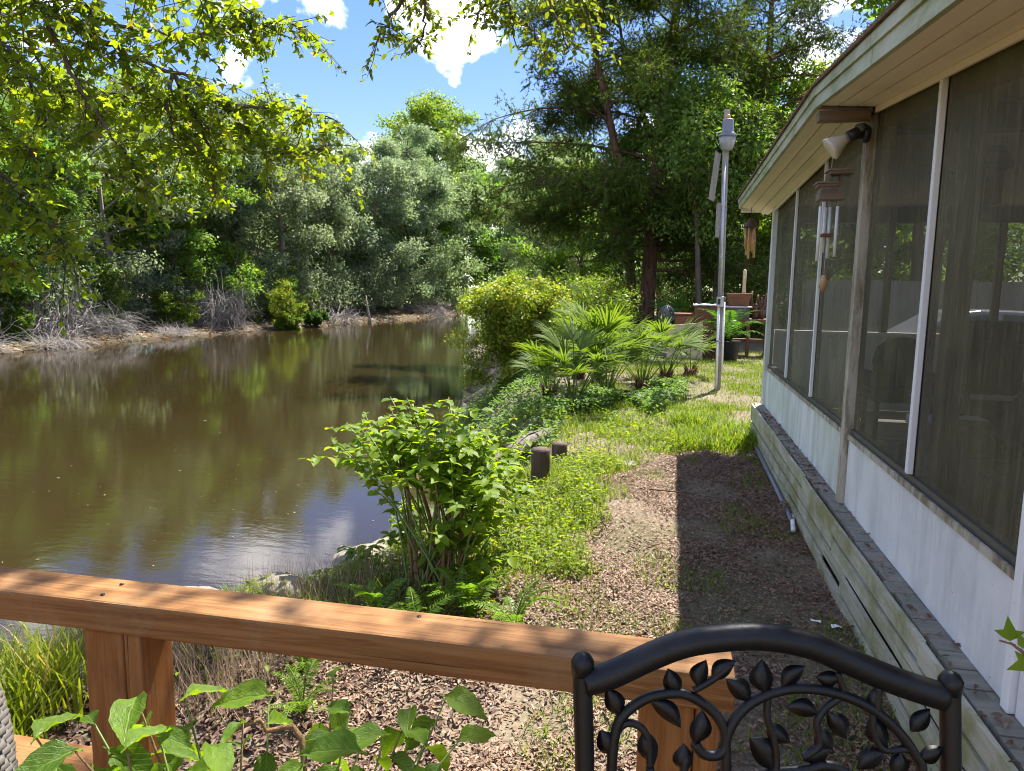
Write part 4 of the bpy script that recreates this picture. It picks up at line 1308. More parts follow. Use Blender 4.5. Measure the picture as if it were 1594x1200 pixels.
MB().hexa([(1.62, 20.72, 1.37), (2.12, 20.72, 1.37), (2.12, 21.15, 1.37), (1.62, 21.15, 1.37)], [(1.55, 20.66, 1.72), (2.20, 20.66, 1.72), (2.20, 21.2, 1.72), (1.55, 21.2, 1.72)]).build('tub_body', M['brownwood'], o, bevel=.01)
o = thing('plastic_crate', 'grey crate under a pale cloth on the work table', 'crate', (1.85, 20.95, 1.03))
MB().box((1.56, 20.66, 1.032), (2.16, 21.2, 1.33)).build('crate_body', M['darkframe'], o, bevel=.01)
MB().box((1.50, 20.62, 1.332), (2.22, 21.24, 1.368)).build('cloth_cover', M['cloth'], o, bevel=.012)
o = thing('root_sculpture', 'twisted dark driftwood root on the work table', 'driftwood', (2.45, 21.0, 1.03))
for k in range(7):
    r = random.Random(k)
    pts = [(2.4 + r.uniform(-.15, .15), 21 + r.uniform(-.1, .1), 1.03)]
    for q in range(4):
        pts.append((pts[-1][0] + r.uniform(-.12, .22), pts[-1][1] + r.uniform(-.1, .1), pts[-1][2] + r.uniform(.1, .22)))
    MB().tube(pts, [.07, .065, .05, .04, .02], 7).build('root_limb', M['redbark'], o)
o = MB().lathe((2.02, 21.1, 1.722), [(.06, 0), (.05, .06), (.045, .2), (.05, .5), (.045, .62), (.02, .65)], 10).build('garden_candle', M['tan'])
tag(o, 'pale tan candle shaped ornament standing on the dark tub', 'ornament')
o = thing('garden_tap', 'pale standpipe with a small flat top beyond the palmettos', 'standpipe', (-3.75, 30, 0))
MB().tube([(-3.75, 30, -.1), (-3.74, 30, 1.75)], .06, 10).build('pipe', M['pvc'], o)
MB().box((-4.0, 29.85, 1.75), (-3.55, 30.15, 1.86)).build('top_plate', M['cloth'], o, bevel=.02)
MB().tube([(-3.95, 30, 1.86), (-3.95, 30, 1.98)], .05, 8).build('tap', M['pvc'], o)

# fence and car beyond the far end of the porch, seen dimly through two screens
fe = thing('board_fence', 'grey board fence beyond the porch, dim through the screens', 'fence', (7, 18, 0))
fm = None
for k in range(80):
    x = 3.1 + k * .155
    if fm is None:
        o = MB().box((0, 0, 0), (.148, .022, 1.95)).build('fence_board', M['fence'], fe, local=True)
        fm = o.data
    else:
        o = link_mesh('fence_board', fm, None, fe)
    o.location = Vector((x, 18 + rs.uniform(-.004, .004), .12 + rs.uniform(-.01, .01))) - fe.location
for z in (.4, 1.7):
    MB().box((3.1, 18.024, z), (15.5, 18.07, z + .09)).build('fence_rail', M['fence'], fe)
for x in range(3, 16, 3):
    MB().box((x + .05, 18.072, -.1), (x + .15, 18.17, 2.0)).build('fence_post', M['fence'], fe)
car = thing('parked_car', 'silver car parked beyond the porch, dim through the screens', 'car', (5.6, 15.2, 0))
prof = [(3.3, .35), (3.3, .78), (3.55, .92), (4.3, 1.0), (5.0, 1.45), (5.5, 1.52), (6.6, 1.50), (7.3, 1.05), (7.75, .98), (7.85, .6), (7.8, .35)]
m = MB()
n = len(prof)
vs_ = [(x, 14.45 + (.12 if z > 1.1 else 0), z) for x, z in prof] + [(x, 16.15 - (.12 if z > 1.1 else 0), z) for x, z in prof]
fs = [tuple(range(n)), tuple(range(2 * n - 1, n - 1, -1))] + [((i + 1) % n, i, n + i, n + (i + 1) % n) for i in range(n)]
m.add(vs_, fs).build('body', M['carpaint'], car, bevel=.05)
MB().hexa([(4.55, 14.44, 1.06), (5.75, 14.44, 1.06), (5.75, 14.47, 1.06), (4.55, 14.47, 1.06)], [(5.05, 14.545, 1.40), (5.72, 14.545, 1.45), (5.72, 14.575, 1.45), (5.05, 14.575, 1.40)]).build('side_window', M['glass'], car)
MB().hexa([(5.85, 14.44, 1.06), (7.1, 14.44, 1.06), (7.1, 14.47, 1.06), (5.85, 14.47, 1.06)], [(5.85, 14.545, 1.45), (6.6, 14.545, 1.43), (6.6, 14.575, 1.43), (5.85, 14.575, 1.45)]).build('side_window', M['glass'], car)
for x in (4.15, 6.95):
    for y in (14.42, 15.98):
        w = MB()
        pr = [(.0, 0), (.30, 0), (.33, .03), (.33, .17), (.30, .2), (.0, .2)]
        o = MB().lathe((0, 0, 0), [(max(r, .01), z) for r, z in pr], 20).build('wheel', M['black'], car, local=True)
        o.matrix_local = Matrix.Translation(Vector((x, y + .2, .33)) - car.location) @ Matrix.Rotation(RAD(90), 4, 'X')
        o2 = MB().lathe((0, 0, 0), [(.2, 0), (.19, .008)], 16).build('rim', M['alum'], o, local=True)
        o2.location = (0, 0, .2)

# wicker chair whose edge shows at the left margin
wk = thing('wicker_chair', 'grey woven wicker chair back at the left edge by the railing', 'chair', (-.92, .52, .35))
cx, cyy = -.975, .60
for k in range(76):
    z = .40 + k * .0136
    rad = .185 + .012 * math.sin((z - .4) * 3.0) - (.03 * max(0, (z - 1.25)) * 4)
    pts = [(cx + rad * math.cos(t) + (.003 if (q + k) % 2 else -.003) * math.cos(t), cyy + rad * math.sin(t) + (.003 if (q + k) % 2 else -.003) * math.sin(t), z) for q, t in enumerate(np.linspace(-2.2, 2.2, 71))]
    MB().tube(pts, .0066, 5).build('wicker_strand', M['wicker'], wk)
for t in np.linspace(-2.2, 2.2, 9):
    MB().tube([(cx + .18 * math.cos(t), cyy + .18 * math.sin(t), .36), (cx + .182 * math.cos(t), cyy + .182 * math.sin(t), 1.40)], .007, 6).build('stake', M['wicker'], wk)
MB().box((-1.4, .42, .68), (-.96, .80, .76)).build('seat', M['wicker'], wk, bevel=.02)
for x, y in ((-1.36, .46), (-1.36, .76)):
    MB().tube([(x, y, .35), (x, y, .69)], .02).build('leg', M['wicker'], wk)
#PART3
# ------------------------------------------------------------------ vegetation helpers
MROT = np.array(camo.matrix_world.to_3x3())
def at(px, py, d):
    """a point d metres in front of the lens plane, read off the photograph"""
    return np.array([0, 0, CAMZ]) + MROT @ np.array([(px - 797) / 1130, (600 - py) / 1130, -1.0]) * d

def vnoise(x, y, s, seed=0):
    x = np.asarray(x) / s + seed * 17.3
    y = np.asarray(y) / s + seed * 9.1
    xi, yi = np.floor(x).astype(int), np.floor(y).astype(int)
    fx, fy = x - xi, y - yi
    fx, fy = fx * fx * (3 - 2 * fx), fy * fy * (3 - 2 * fy)
    def hsh(a, b):
        v = np.sin(a * 127.1 + b * 311.7 + seed * 74.7) * 43758.5453
        return v - np.floor(v)
    return (hsh(xi, yi) * (1 - fx) + hsh(xi + 1, yi) * fx) * (1 - fy) + (hsh(xi, yi + 1) * (1 - fx) + hsh(xi + 1, yi + 1) * fx) * fy

def scatter(rng, x0, x1, y0, y1, n, dens):
    """n points by density function (0..1) on the ground"""
    X, Y = [], []
    c = 0
    while c < n:
        x = rng.uniform(x0, x1, n)
        y = rng.uniform(y0, y1, n)
        k = rng.random(n) < dens(x, y)
        if k.sum() == 0:
            break
        X.append(x[k]); Y.append(y[k]); c += k.sum()
    x, y = np.concatenate(X)[:n], np.concatenate(Y)[:n]
    return x, y, hgt(x, y)

# a bigger leaf with a real outline, midrib fold and wavy edge
def big_template():
    st = [(-.12, .018), (0, .03), (.06, .17), (.14, .31), (.23, .41), (.33, .47), (.43, .485), (.53, .46), (.62, .40), (.71, .32), (.79, .235), (.86, .15), (.93, .075), (1.0, .0)]
    v, f = [], []
    for i, (u, w) in enumerate(st):
        for j, s in enumerate((-1, -.5, 0, .5, 1)):
            ww = w * (1 + (.07 if i % 2 else -.04) * (abs(s) == 1))
            v.append((u - (.03 if i % 2 and abs(s) == 1 else 0), ww * s, (.30 * w * abs(s) - .34 * u * u + .05 * math.sin(9 * u) * abs(s)) + .018 * math.sin(i * 2.1 + j * 1.3)))
    for i in range(len(st) - 1):
        for j in range(4):
            a = i * 5 + j
            f.append((a, a + 5, a + 6, a + 1))
    return np.array(v), np.array(f)
TPL['big'] = big_template()

# ------------------------------------------------------------------ far bank trees
grey1 = tree_proto('a', 11, 12.5, 4.3, 30000, .19, .10, LF['grey_tree'], M['palebark'], limbs=24, f0=.10, rise=(-.05, .8), trunk_r=.22, rad=.72, sub=3)
grey2 = tree_proto('b', 12, 11.5, 4.0, 28000, .17, .09, LF['grey_tree'], M['bark'], limbs=22, f0=.08, rise=(0, .9), trunk_r=.2, rad=.66, sub=3)
green1 = tree_proto('c', 13, 10.5, 3.9, 26000, .20, .13, LF['tree'], M['bark'], limbs=22, f0=.12, rise=(-.05, .8), trunk_r=.2, rad=.68, sub=3)
tall1 = tree_proto('d', 14, 19, 5.0, 30000, .24, .15, LF['tree'], M['bark'], limbs=28, f0=.3, rise=(.1, 1.0), trunk_r=.3, rad=.85, sub=4)
low1 = tree_proto('e', 15, 4.2, 2.3, 14000, .15, .09, LF['tree'], M['bark'], limbs=18, f0=.05, rise=(.0, .9), trunk_r=.09, rad=.6, sub=3)
cyp = tree_proto('f', 16, 13, 3.8, 22000, .18, .07, LF['tree'], M['redbark'], limbs=24, f0=.3, rise=(-.2, .6), trunk_r=.42, rad=.8, sub=4)
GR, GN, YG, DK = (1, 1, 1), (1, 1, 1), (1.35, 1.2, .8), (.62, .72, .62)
tr = random.Random(21)
front = [
    (cyp, -30.4, 29.7, .85, (1, 1, 1), 'cypress with reddish trunk at the far left of the opposite bank'),
    (cyp, -32.2, 35.0, .9, (.9, 1, .9), 'cypress with split reddish trunk, second from the left on the opposite bank'),
    (green1, -27.2, 24.0, .95, (.9, 1, .8), 'leafy green tree behind the maple boughs at the left of the opposite bank'),
    (grey1, -28.5, 33.0, 1.0, GR, 'grey green tree above the left heap of dead brush'),
    (green1, -27.4, 37.0, 1.05, (1.1, 1.1, .8), 'bright green tree between the two heaps of dead brush'),
    (grey2, -27.2, 42.0, 1.2, (.9, .95, .85), 'grey green tree behind the right heap of dead brush'),
    (grey1, -26.6, 47.5, 1.25, GR, 'broad grey green tree behind the yellow green bush at the water'),
    (grey2, -25.6, 53.0, 1.24, (1.05, 1.1, 1.05), 'silvery tree left of the bare white snag'),
    (grey1, -24.8, 58.5, 1.22, (1.0, 1.05, 1.05), 'silvery tree directly behind the bare white snag'),
    (grey2, -23.8, 64.5, 1.42, (.95, 1.05, 1.0), 'dark limbed silvery tree right of the bare white snag'),
    (grey1, -23.8, 72.5, 1.36, (1.1, 1.2, 1.0), 'pale silvery tree at the river bend beside the cedar'),
    (green1, -25.0, 84.0, 1.75, (1.0, 1.1, .9), 'green tree closing the river bend left of the cedar'),
]
for p, x, y, s, col, lb in front:
    plant_tree(p, 'riverbank_tree', lb, 'tree', (x, y, h1(x, y) - .05), tr.uniform(0, 6.28), (s, s, s * tr.uniform(.95, 1.05)), col, 'trees on the opposite bank')
plant_tree(tall1, 'tall_tree', 'tallest yellow green tree rising above the opposite treeline against the sky', 'tree', (-26.5, 77.0, 0), .4, (1.3, 1.3, 1.17), YG, 'trees on the opposite bank')
back = [(grey1, -35, 24, .9), (green1, -36, 31, 1.25), (cyp, -36.5, 40, 1.15), (green1, -34, 44, 1.5), (grey2, -33.5, 49.5, 1.42), (tall1, -35, 54, .76), (green1, -32, 60, 1.25), (grey1, -30, 66.5, 1.1),
        (green1, -37, 68, 1.3), (grey2, -30, 82, 1.3), (green1, -33, 90, 1.3), (grey1, -34, 18, .9), (green1, -40, 52, 1.35), (cyp, -41, 62, 1.2)]
for p, x, y, s in back:
    plant_tree(p, 'riverbank_tree', 'tree of the second row behind the trees on the opposite bank', 'tree', (x, y, h1(x, y) - .05), tr.uniform(0, 6.28), s, tr.choice([GR, (.85, .95, .75), (1.1, 1.1, .85)]), 'second row of trees on the opposite bank')
# trees behind the cedar, on this side of the river
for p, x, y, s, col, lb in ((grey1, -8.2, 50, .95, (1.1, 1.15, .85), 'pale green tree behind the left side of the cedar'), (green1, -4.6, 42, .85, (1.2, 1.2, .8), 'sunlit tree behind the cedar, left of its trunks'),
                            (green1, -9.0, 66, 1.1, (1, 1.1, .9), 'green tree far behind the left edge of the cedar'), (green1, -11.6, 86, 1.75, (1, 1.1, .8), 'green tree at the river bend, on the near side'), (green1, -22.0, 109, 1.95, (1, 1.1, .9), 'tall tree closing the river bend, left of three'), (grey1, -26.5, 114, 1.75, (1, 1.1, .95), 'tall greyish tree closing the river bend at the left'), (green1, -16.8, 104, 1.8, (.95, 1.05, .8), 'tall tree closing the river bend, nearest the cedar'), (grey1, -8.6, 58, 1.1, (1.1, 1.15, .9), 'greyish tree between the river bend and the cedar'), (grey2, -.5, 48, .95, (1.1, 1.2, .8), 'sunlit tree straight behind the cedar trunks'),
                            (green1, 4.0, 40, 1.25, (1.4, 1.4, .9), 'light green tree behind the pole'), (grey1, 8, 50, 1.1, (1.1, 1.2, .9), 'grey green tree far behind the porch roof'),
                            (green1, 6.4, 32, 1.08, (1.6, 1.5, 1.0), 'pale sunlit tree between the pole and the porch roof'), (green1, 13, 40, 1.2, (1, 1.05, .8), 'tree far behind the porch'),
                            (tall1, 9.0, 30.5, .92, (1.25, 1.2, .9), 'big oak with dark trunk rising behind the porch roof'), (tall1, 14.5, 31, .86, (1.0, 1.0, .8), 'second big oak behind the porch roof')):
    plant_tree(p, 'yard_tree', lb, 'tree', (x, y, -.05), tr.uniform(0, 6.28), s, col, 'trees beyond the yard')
# closing wood behind it all: one mass nobody could count
wr = np.random.default_rng(77)
def woodland(name, line, n, hmax, depth, label, mat, L, seed):
    rng = np.random.default_rng(seed)
    line = np.array(line, float)
    seg = np.linalg.norm(np.diff(line, axis=0), axis=1)
    k = rng.choice(len(seg), n, p=seg / seg.sum())
    t = rng.random(n)
    c = line[k] + (line[k + 1] - line[k]) * t[:, None]
    d = unit(line[k + 1] - line[k])
    nrm = np.stack([-d[:, 1], d[:, 0]], 1)
    c = c + nrm * rng.uniform(-depth, depth, n)[:, None]
    top = hmax * (.55 + .45 * vnoise(c[:, 0], c[:, 1], 5.0, seed) + .15 * vnoise(c[:, 0], c[:, 1], 1.6, seed + 1))
    z = rng.random(n) ** .8 * top
    keep = vnoise(c[:, 0] + z * 1.3, c[:, 1] + z, 1.5, seed + 2) > .33
    P = np.stack([c[:, 0], c[:, 1], z], 1)[keep]
    m = len(P)
    N = unit(rng.normal(0, .7, (m, 3)) + np.array([0, -.2, .8]))
    A = unit(rng.normal(0, 1, (m, 3)) + np.array([0, 0, -.3]))
    tt = np.clip(tintv(rng, m, .02) + .25 * (vnoise(P[:, 0] + P[:, 2], P[:, 1] - P[:, 2], 2.2, seed + 3) - .5), 0, .93)
    s = rng.uniform(.7, 1.3, m) * L
    me = leaves(name, P, A, N, s, s * .6, 'rhomb', tt)
    tag(link_mesh(name, me, mat), label, kind='stuff')
woodland('far_woodland', [(-48, -5), (-42, 20), (-44, 40), (-42, 62), (-38, 90), (-44, 112), (-70, 128)], 120000, 12, 5, 'dense wood behind the trees on the opposite bank', LF['tree'], .42, 1)
woodland('bend_woodland', [(-8, 112), (-24, 116), (-44, 130), (-75, 140)], 30000, 14, 4, 'wood closing the view where the river bends away', LF['tree'], .5, 5)
woodland('yard_woodland', [(-11, 96), (-7, 78), (6, 66), (18, 60), (34, 50), (46, 36)], 70000, 11, 5, 'dense wood far behind the yard', LF['tree'], .40, 2)
woodland('bank_undergrowth', [(-29, 14), (-28.2, 26), (-29, 34), (-27, 42), (-25.6, 50), (-24.2, 58), (-23.4, 66), (-24, 78), (-28, 90)], 75000, 3.2, 2.4, 'dark undergrowth along the opposite bank', LF['grey_tree'], .17, 3)

# slim trunks at the back of the yard
slim = tree_proto('g', 31, 9, 2.2, 7000, .16, .10, LF['tree'], M['bark'], limbs=14, f0=.45, rise=(.1, .9), trunk_r=.13, rad=.6, sub=3)
for x, y, s, lb in ((1.02, 25.2, 1.0, 'thicker of the two straight slim trunks behind the chests'), (1.62, 26.6, .9, 'thinner straight slim trunk behind the chests'), (-1.6, 29, .9, 'slim tree seen left of the cedar trunks')):
    plant_tree(slim, 'slim_tree', lb, 'tree', (x, y, -.05), x * 3, s, (1, 1, .9), 'slim trees behind the yard')

# ------------------------------------------------------------------ cedar
def make_cedar(seed, H, spread, n_leaf, two=True):
    rng = np.random.default_rng(seed)
    tubes, tips = [], []
    t1 = [np.array(p) for p in ((.0, 0, 0), (.03, 0, .5), (.06, .05, 2), (.12, 0, 4), (.25, .05, 6), (.45, 0, 8), (.55, 0, 9.5), (.7, .1, H))]
    tubes.append((t1, [.33, .25, .225, .205, .18, .15, .11, .03]))
    trunks = [t1]
    if two:
        t2 = [np.array(p) for p in ((-.30, -.1, 0), (-.34, -.1, .6), (-.48, -.1, 2), (-.66, -.15, 3.6), (-1.0, -.1, 5.4), (-1.5, -.1, 7.4), (-1.8, 0, 8.6), (-2.0, 0, 10.2))]
        tubes.append((t2, [.2, .155, .15, .14, .12, .10, .07, .02]))
        t3 = [np.array(p) for p in ((.18, 0, 5.2), (-.25, .3, 6.4), (-.9, .5, 8.2), (-1.2, .6, 9.8))]
        tubes.append((t3, [.09, .08, .06, .02]))
        trunks += [t2, t3]
    for ti, T in enumerate(trunks):
        zt = np.array([p[2] for p in T])
        nb = (44, 26, 10)[ti]
        for k in range(nb):
            z = rng.uniform(max(2.0, zt[0] + .5), zt[-1] - .3)
            b = np.array([np.interp(z, zt, [p[i] for p in T]) for i in range(3)])
            az = k * 2.4 + rng.normal(0, .5)
            f = (z - 2.0) / (H - 2.0)
            ln = spread * (.55 + .45 * math.sin(math.pi * min(1, .35 + f * .6))) * rng.uniform(.5, 1.1)
            if ti: ln *= .8
            dx = math.cos(az)
            if dx < 0: ln *= 1.12
            el = rng.uniform(-.05, .5) if z < 6 else rng.uniform(.1, .7)
            d = np.array([math.cos(az) * math.cos(el), math.sin(az) * math.cos(el), math.sin(el)])
            pts = [b]
            for j in range(6):
                d = unit(d + rng.normal(0, .12, 3) + np.array([0, 0, -.07]))
                pts.append(pts[-1] + d * ln / 6)
            r0 = .055 * (1 - .5 * f)
            tubes.append((pts, [r0 * (1 - .14 * j) for j in range(7)]))
            for j in range(2, 7):
                for q in range(4):
                    e = unit(d + rng.normal(0, .7, 3) + np.array([0, 0, -.22]))
                    p1 = pts[j] + e * rng.uniform(.25, .75)
                    tubes.append(([pts[j], p1], [r0 * .35, .006]))
                    tips.append((p1, 1.0))
                tips.append((pts[j], .7))
    tm = tubes_mb(tubes, 6)
    me = bpy.data.meshes.new('trunk')
    me.from_pydata([tuple(p) for p in tm.v], [], tm.f)
    me.polygons.foreach_set('use_smooth', tm.smooth)
    me.materials.append(M['redbark'])
    # sprays: flat tufts of slivers that fan out from twig ends
    c = np.array([t[0] for t in tips])
    w = np.array([t[1] for t in tips]) * rng.uniform(.3, 1.7, len(tips))
    nt_ = n_leaf // 9
    idx = rng.choice(len(tips), nt_, p=w / w.sum())
    d = unit(rng.normal(0, 1, (nt_, 3)) * np.array([1, 1, .6]))
    base = c[idx] + d * (rng.random(nt_) ** .6 * .42)[:, None]
    out = unit(d + rng.normal(0, .5, (nt_, 3)) + np.array([0, 0, -.1]))
    base = np.repeat(base, 9, 0)
    A = unit(np.repeat(out, 9, 0) + rng.normal(0, .36, (nt_ * 9, 3)))
    base = base + np.repeat(out, 9, 0) * rng.uniform(-.06, .14, (nt_ * 9, 1))
    N = unit(rng.normal(0, .6, (nt_ * 9, 3)) + np.array([0, 0, 1]))
    t = np.clip(np.repeat(tintv(rng, nt_, .03), 9) + rng.normal(0, .08, nt_ * 9), 0, .99)
    L = rng.uniform(.06, .17, nt_ * 9)
    cme = leaves('crown', base, A, N, L, rng.uniform(.018, .036, nt_ * 9), 'sliver', t)
    cme.materials.append(LF['cedar'])
    return me, cme
ced = make_cedar(41, 11.2, 4.9, 350000)
o = plant_tree(ced, 'cedar_tree', 'big dark cedar with two reddish trunks beside the palmettos', 'tree', (-.85, 28.2, h1(-.85, 28.2) - .05), 0, 1.27, (1, 1.03, 1), 'cedars')
ced2 = make_cedar(43, 12.5, 3.4, 130000, False)
plant_tree(ced2, 'cedar_tree', 'darker single trunked cedar behind the pole', 'tree', (3.1, 31.0, -.05), 1.0, 1.2, (.9, 1, .9), 'cedars')

# ------------------------------------------------------------------ dead brush on the opposite bank
def brush_proto(seed, n, R, H):
    rng = np.random.default_rng(seed)
    Vs, Fs, Ts = [], [], []
    base = 0
    for i in range(n):
        az = rng.uniform(0, 6.283)
        rr = rng.random() ** .5 * R * .55
        p = np.array([math.cos(az) * rr, math.sin(az) * rr, rng.uniform(0, H * .75)])
        d = unit(np.array([math.cos(az), math.sin(az), rng.uniform(-.2, .9)]) + rng.normal(0, .8, 3))
        ln = rng.uniform(.5, 1.3) * R * .7
        r0 = rng.uniform(.008, .02)
        pts = [p]
        for j in range(5):
            d = unit(d + rng.normal(0, .36, 3) + np.array([0, 0, -.12]))
            pts.append(pts[-1] + d * ln / 5)
        pts = np.array(pts)
        pts[:, 2] = np.maximum(pts[:, 2], -.1)
        for j, q in enumerate(pts):
            r = r0 * (1 - .16 * j)
            Vs += [q + (r, 0, 0), q + (-r * .5, r * .86, 0), q + (-r * .5, -r * .3, r * .8)]
        t = rng.random() * .9
        Ts += [t] * 18
        for j in range(5):
            for k in range(3):
                Fs.append((base + j * 3 + k, base + j * 3 + (k + 1) % 3, base + j * 3 + 3 + (k + 1) % 3, base + j * 3 + 3 + k))
        base += 18
    me = np_mesh('twigs', np.array(Vs), np.array(Fs), np.array(Ts))
    me.materials.append(LF['twig'])
    return me
br1, br2 = brush_proto(1, 620, 2.2, 2.0), brush_proto(2, 380, 1.8, .7)
for me, x, y, s, sz, lb in ((br1, -25.9, 29.6, .85, .8, 'wide heap of grey dead brush at left on the opposite bank'), (br1, -24.9, 37.2, 1.0, 1.25, 'tallest heap of grey dead brush beside the yellow green bush'),
                            (br2, -24.6, 25.4, .9, .9, 'low tangle of dead twigs hanging into the water at left'), (br2, -25.3, 22.0, 1.0, .9, 'low tangle of dead twigs at the left edge of the opposite bank'),
                            (br2, -24.6, 32.6, .7, .8, 'low dead twigs between the two tall brush heaps'), (br2, -26.3, 27.0, 1.2, 2.0, 'upright reddish dead brush behind the low tangle'),                             (br2, -22.6, 47.0, 1.3, .8, 'flat dead twigs on the mud left of the snag'), (br2, -21.0, 62.0, 1.6, .8, 'flat dead twigs on the mud at the river bend')):
    o = link_mesh('dead_brush', me)
    tag(o, lb, 'dead brush', 'dead brush on the opposite bank')
    o.location = (x, y, h1(x, y))
    o.scale = (s, s, s * sz)
    o.rotation_euler = (0, 0, x * 5)
sn = MB().tube([(-20.9, 48.9, -1.1), (-20.95, 48.9, -.4), (-21.1, 48.95, .3), (-21.2, 49, 1.0)], [.16, .10, .07, .03], 8).build('snag', M['palebark'])
tag(sn, 'bare pale snag leaning at the far waterline', 'snag')

# ------------------------------------------------------------------ bushes
def bush(name, label, cat, loc, R, H, n, L, W, mat, stem, seed, group=None, color=None, n_stem=22, rad=None, tpl='rhomb', warm=.05, lean=(0, 0), droop=.2, low=0.1):
    rng = np.random.default_rng(seed)
    tubes, tips = [], []
    for k in range(n_stem):
        az = k * 2.4 + rng.normal(0, .3)
        f = rng.random() ** .6
        f *= rng.uniform(.6, 1.15)
        e = np.array([math.cos(az) * R * f, math.sin(az) * R * f, H * (.45 + .55 * math.sqrt(max(.04, 1 - f * f * .85))) * rng.uniform(.75, 1.05)])
        e[0] += lean[0]; e[1] += lean[1]
        if rng.random() < .35:
            e[2] *= rng.uniform(low, .7)
        s = np.array([math.cos(az), math.sin(az), 0]) * R * .08
        m1 = s * .5 + e * .4 + np.array([0, 0, H * .1])
        tubes.append(([s, m1, e], [.018 * H ** .5, .012 * H ** .5, .004]))
        for q in range(5):
            t = rng.uniform(.35, 1)
            p = s * (1 - t) ** 2 + 2 * m1 * t * (1 - t) + e * t * t
            p2 = p + unit(rng.normal(0, 1, 3)) * R * .22
            tubes.append(([p, p2], [.006, .003]))
            tips.append((p2, 1.0))
        tips.append((e, 1.0))
    o = thing(name, label, cat, loc, group)
    tubes_mb(tubes, 5).build('stems', stem, o, local=True)
    P, A, N, LL, WW, t = crown(rng, tips, n, rad or R * .24, L, W, tpl, .75, warm, droop)
    k = P[:, 2] > -.45
    me = leaves('foliage', P[k], A[k], N[k], LL[k], WW[k], tpl, t[k])
    link_mesh('foliage', me, mat, o, color)
    return o
FB = 'bushes on the opposite bank'
for x, y, R, H, col, lb, sd in ((-22.9, 40.6, 1.5, 2.3, (1.2, 1.15, .7), 'yellow green rounded bush at the water on the opposite bank', 1), (-22.4, 40.0, .8, .9, (1.2, 1.2, .8), 'small bright bush standing in the water below the yellow green bush', 2),
                                (-24.6, 43.6, 1.8, 3.3, (.8, .95, .9), 'taller olive bush right of the yellow green bush', 3), (-22.2, 43.4, .9, .8, (.4, .6, .5), 'low dark green bush in the water', 4),
                                (-27.2, 31.2, 1.9, 3.4, (.85, 1.0, .9), 'olive bush above the left dead brush', 5), (-26.2, 34.6, 1.3, 2.6, (1.1, 1.2, .7), 'yellow tinged bush between the brush heaps', 6),
                                (-26.6, 25.2, .8, 1.3, (1.0, 1.2, .7), 'small bright sapling on the left mud', 7), (-25.6, 40.2, 1.8, 4.2, (1.0, 1.1, .9), 'tall olive bush behind the tallest brush heap', 8)):
    bush('bank_bush', lb, 'bush', (x, y, h1(x, y)), R * 1.1, H * 1.1, 6500, .12, .06, LF['bush'], M['bark'], 100 + sd, FB, tuple(c * .85 for c in col), 15, R * .2)
# near bank: the big yellow tipped bush over the water
bush('riverside_bush', 'large yellow tipped bush overhanging the water beside the palmettos', 'bush', (-3.0, 15.3, h1(-3.0, 15.3) - .1), 1.3, 2.05, 46000, .068, .04, LF['bush'], M['stem'], 61, None, (1.45, 1.3, .95), 64, .24, 'rhomb', .08, (-.1, 0), .2, .0)
bush('riverside_bush', 'lower dark leaved bush behind the yellow tipped bush', 'bush', (-2.1, 17.2, 0), 1.3, 2.0, 12000, .07, .04, LF['bush'], M['stem'], 62, None, (.95, 1.0, .8), 30, .34)
bush('riverside_bush', 'distant bush on the near bank closing off the river bend', 'bush', (-7.7, 36.5, h1(-7.7, 36.5)), 2.0, 2.6, 12000, .12, .07, LF['bush'], M['stem'], 63, None, (.9, 1.0, .8), 30, .5)
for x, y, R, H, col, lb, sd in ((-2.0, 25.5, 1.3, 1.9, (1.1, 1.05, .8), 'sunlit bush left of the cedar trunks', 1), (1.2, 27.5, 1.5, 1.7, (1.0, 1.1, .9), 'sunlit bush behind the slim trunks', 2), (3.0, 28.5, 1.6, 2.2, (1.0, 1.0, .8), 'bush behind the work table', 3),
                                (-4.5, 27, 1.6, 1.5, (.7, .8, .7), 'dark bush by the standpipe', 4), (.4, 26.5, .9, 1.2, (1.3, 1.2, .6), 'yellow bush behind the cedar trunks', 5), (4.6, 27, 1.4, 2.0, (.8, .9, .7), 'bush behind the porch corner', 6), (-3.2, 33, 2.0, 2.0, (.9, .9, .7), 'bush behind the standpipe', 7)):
    bush('yard_bush', lb, 'bush', (x, y, 0), R, H, 6500, .10, .055, LF['bush'], M['bark'], 200 + sd, 'bushes at the back of the yard', col)

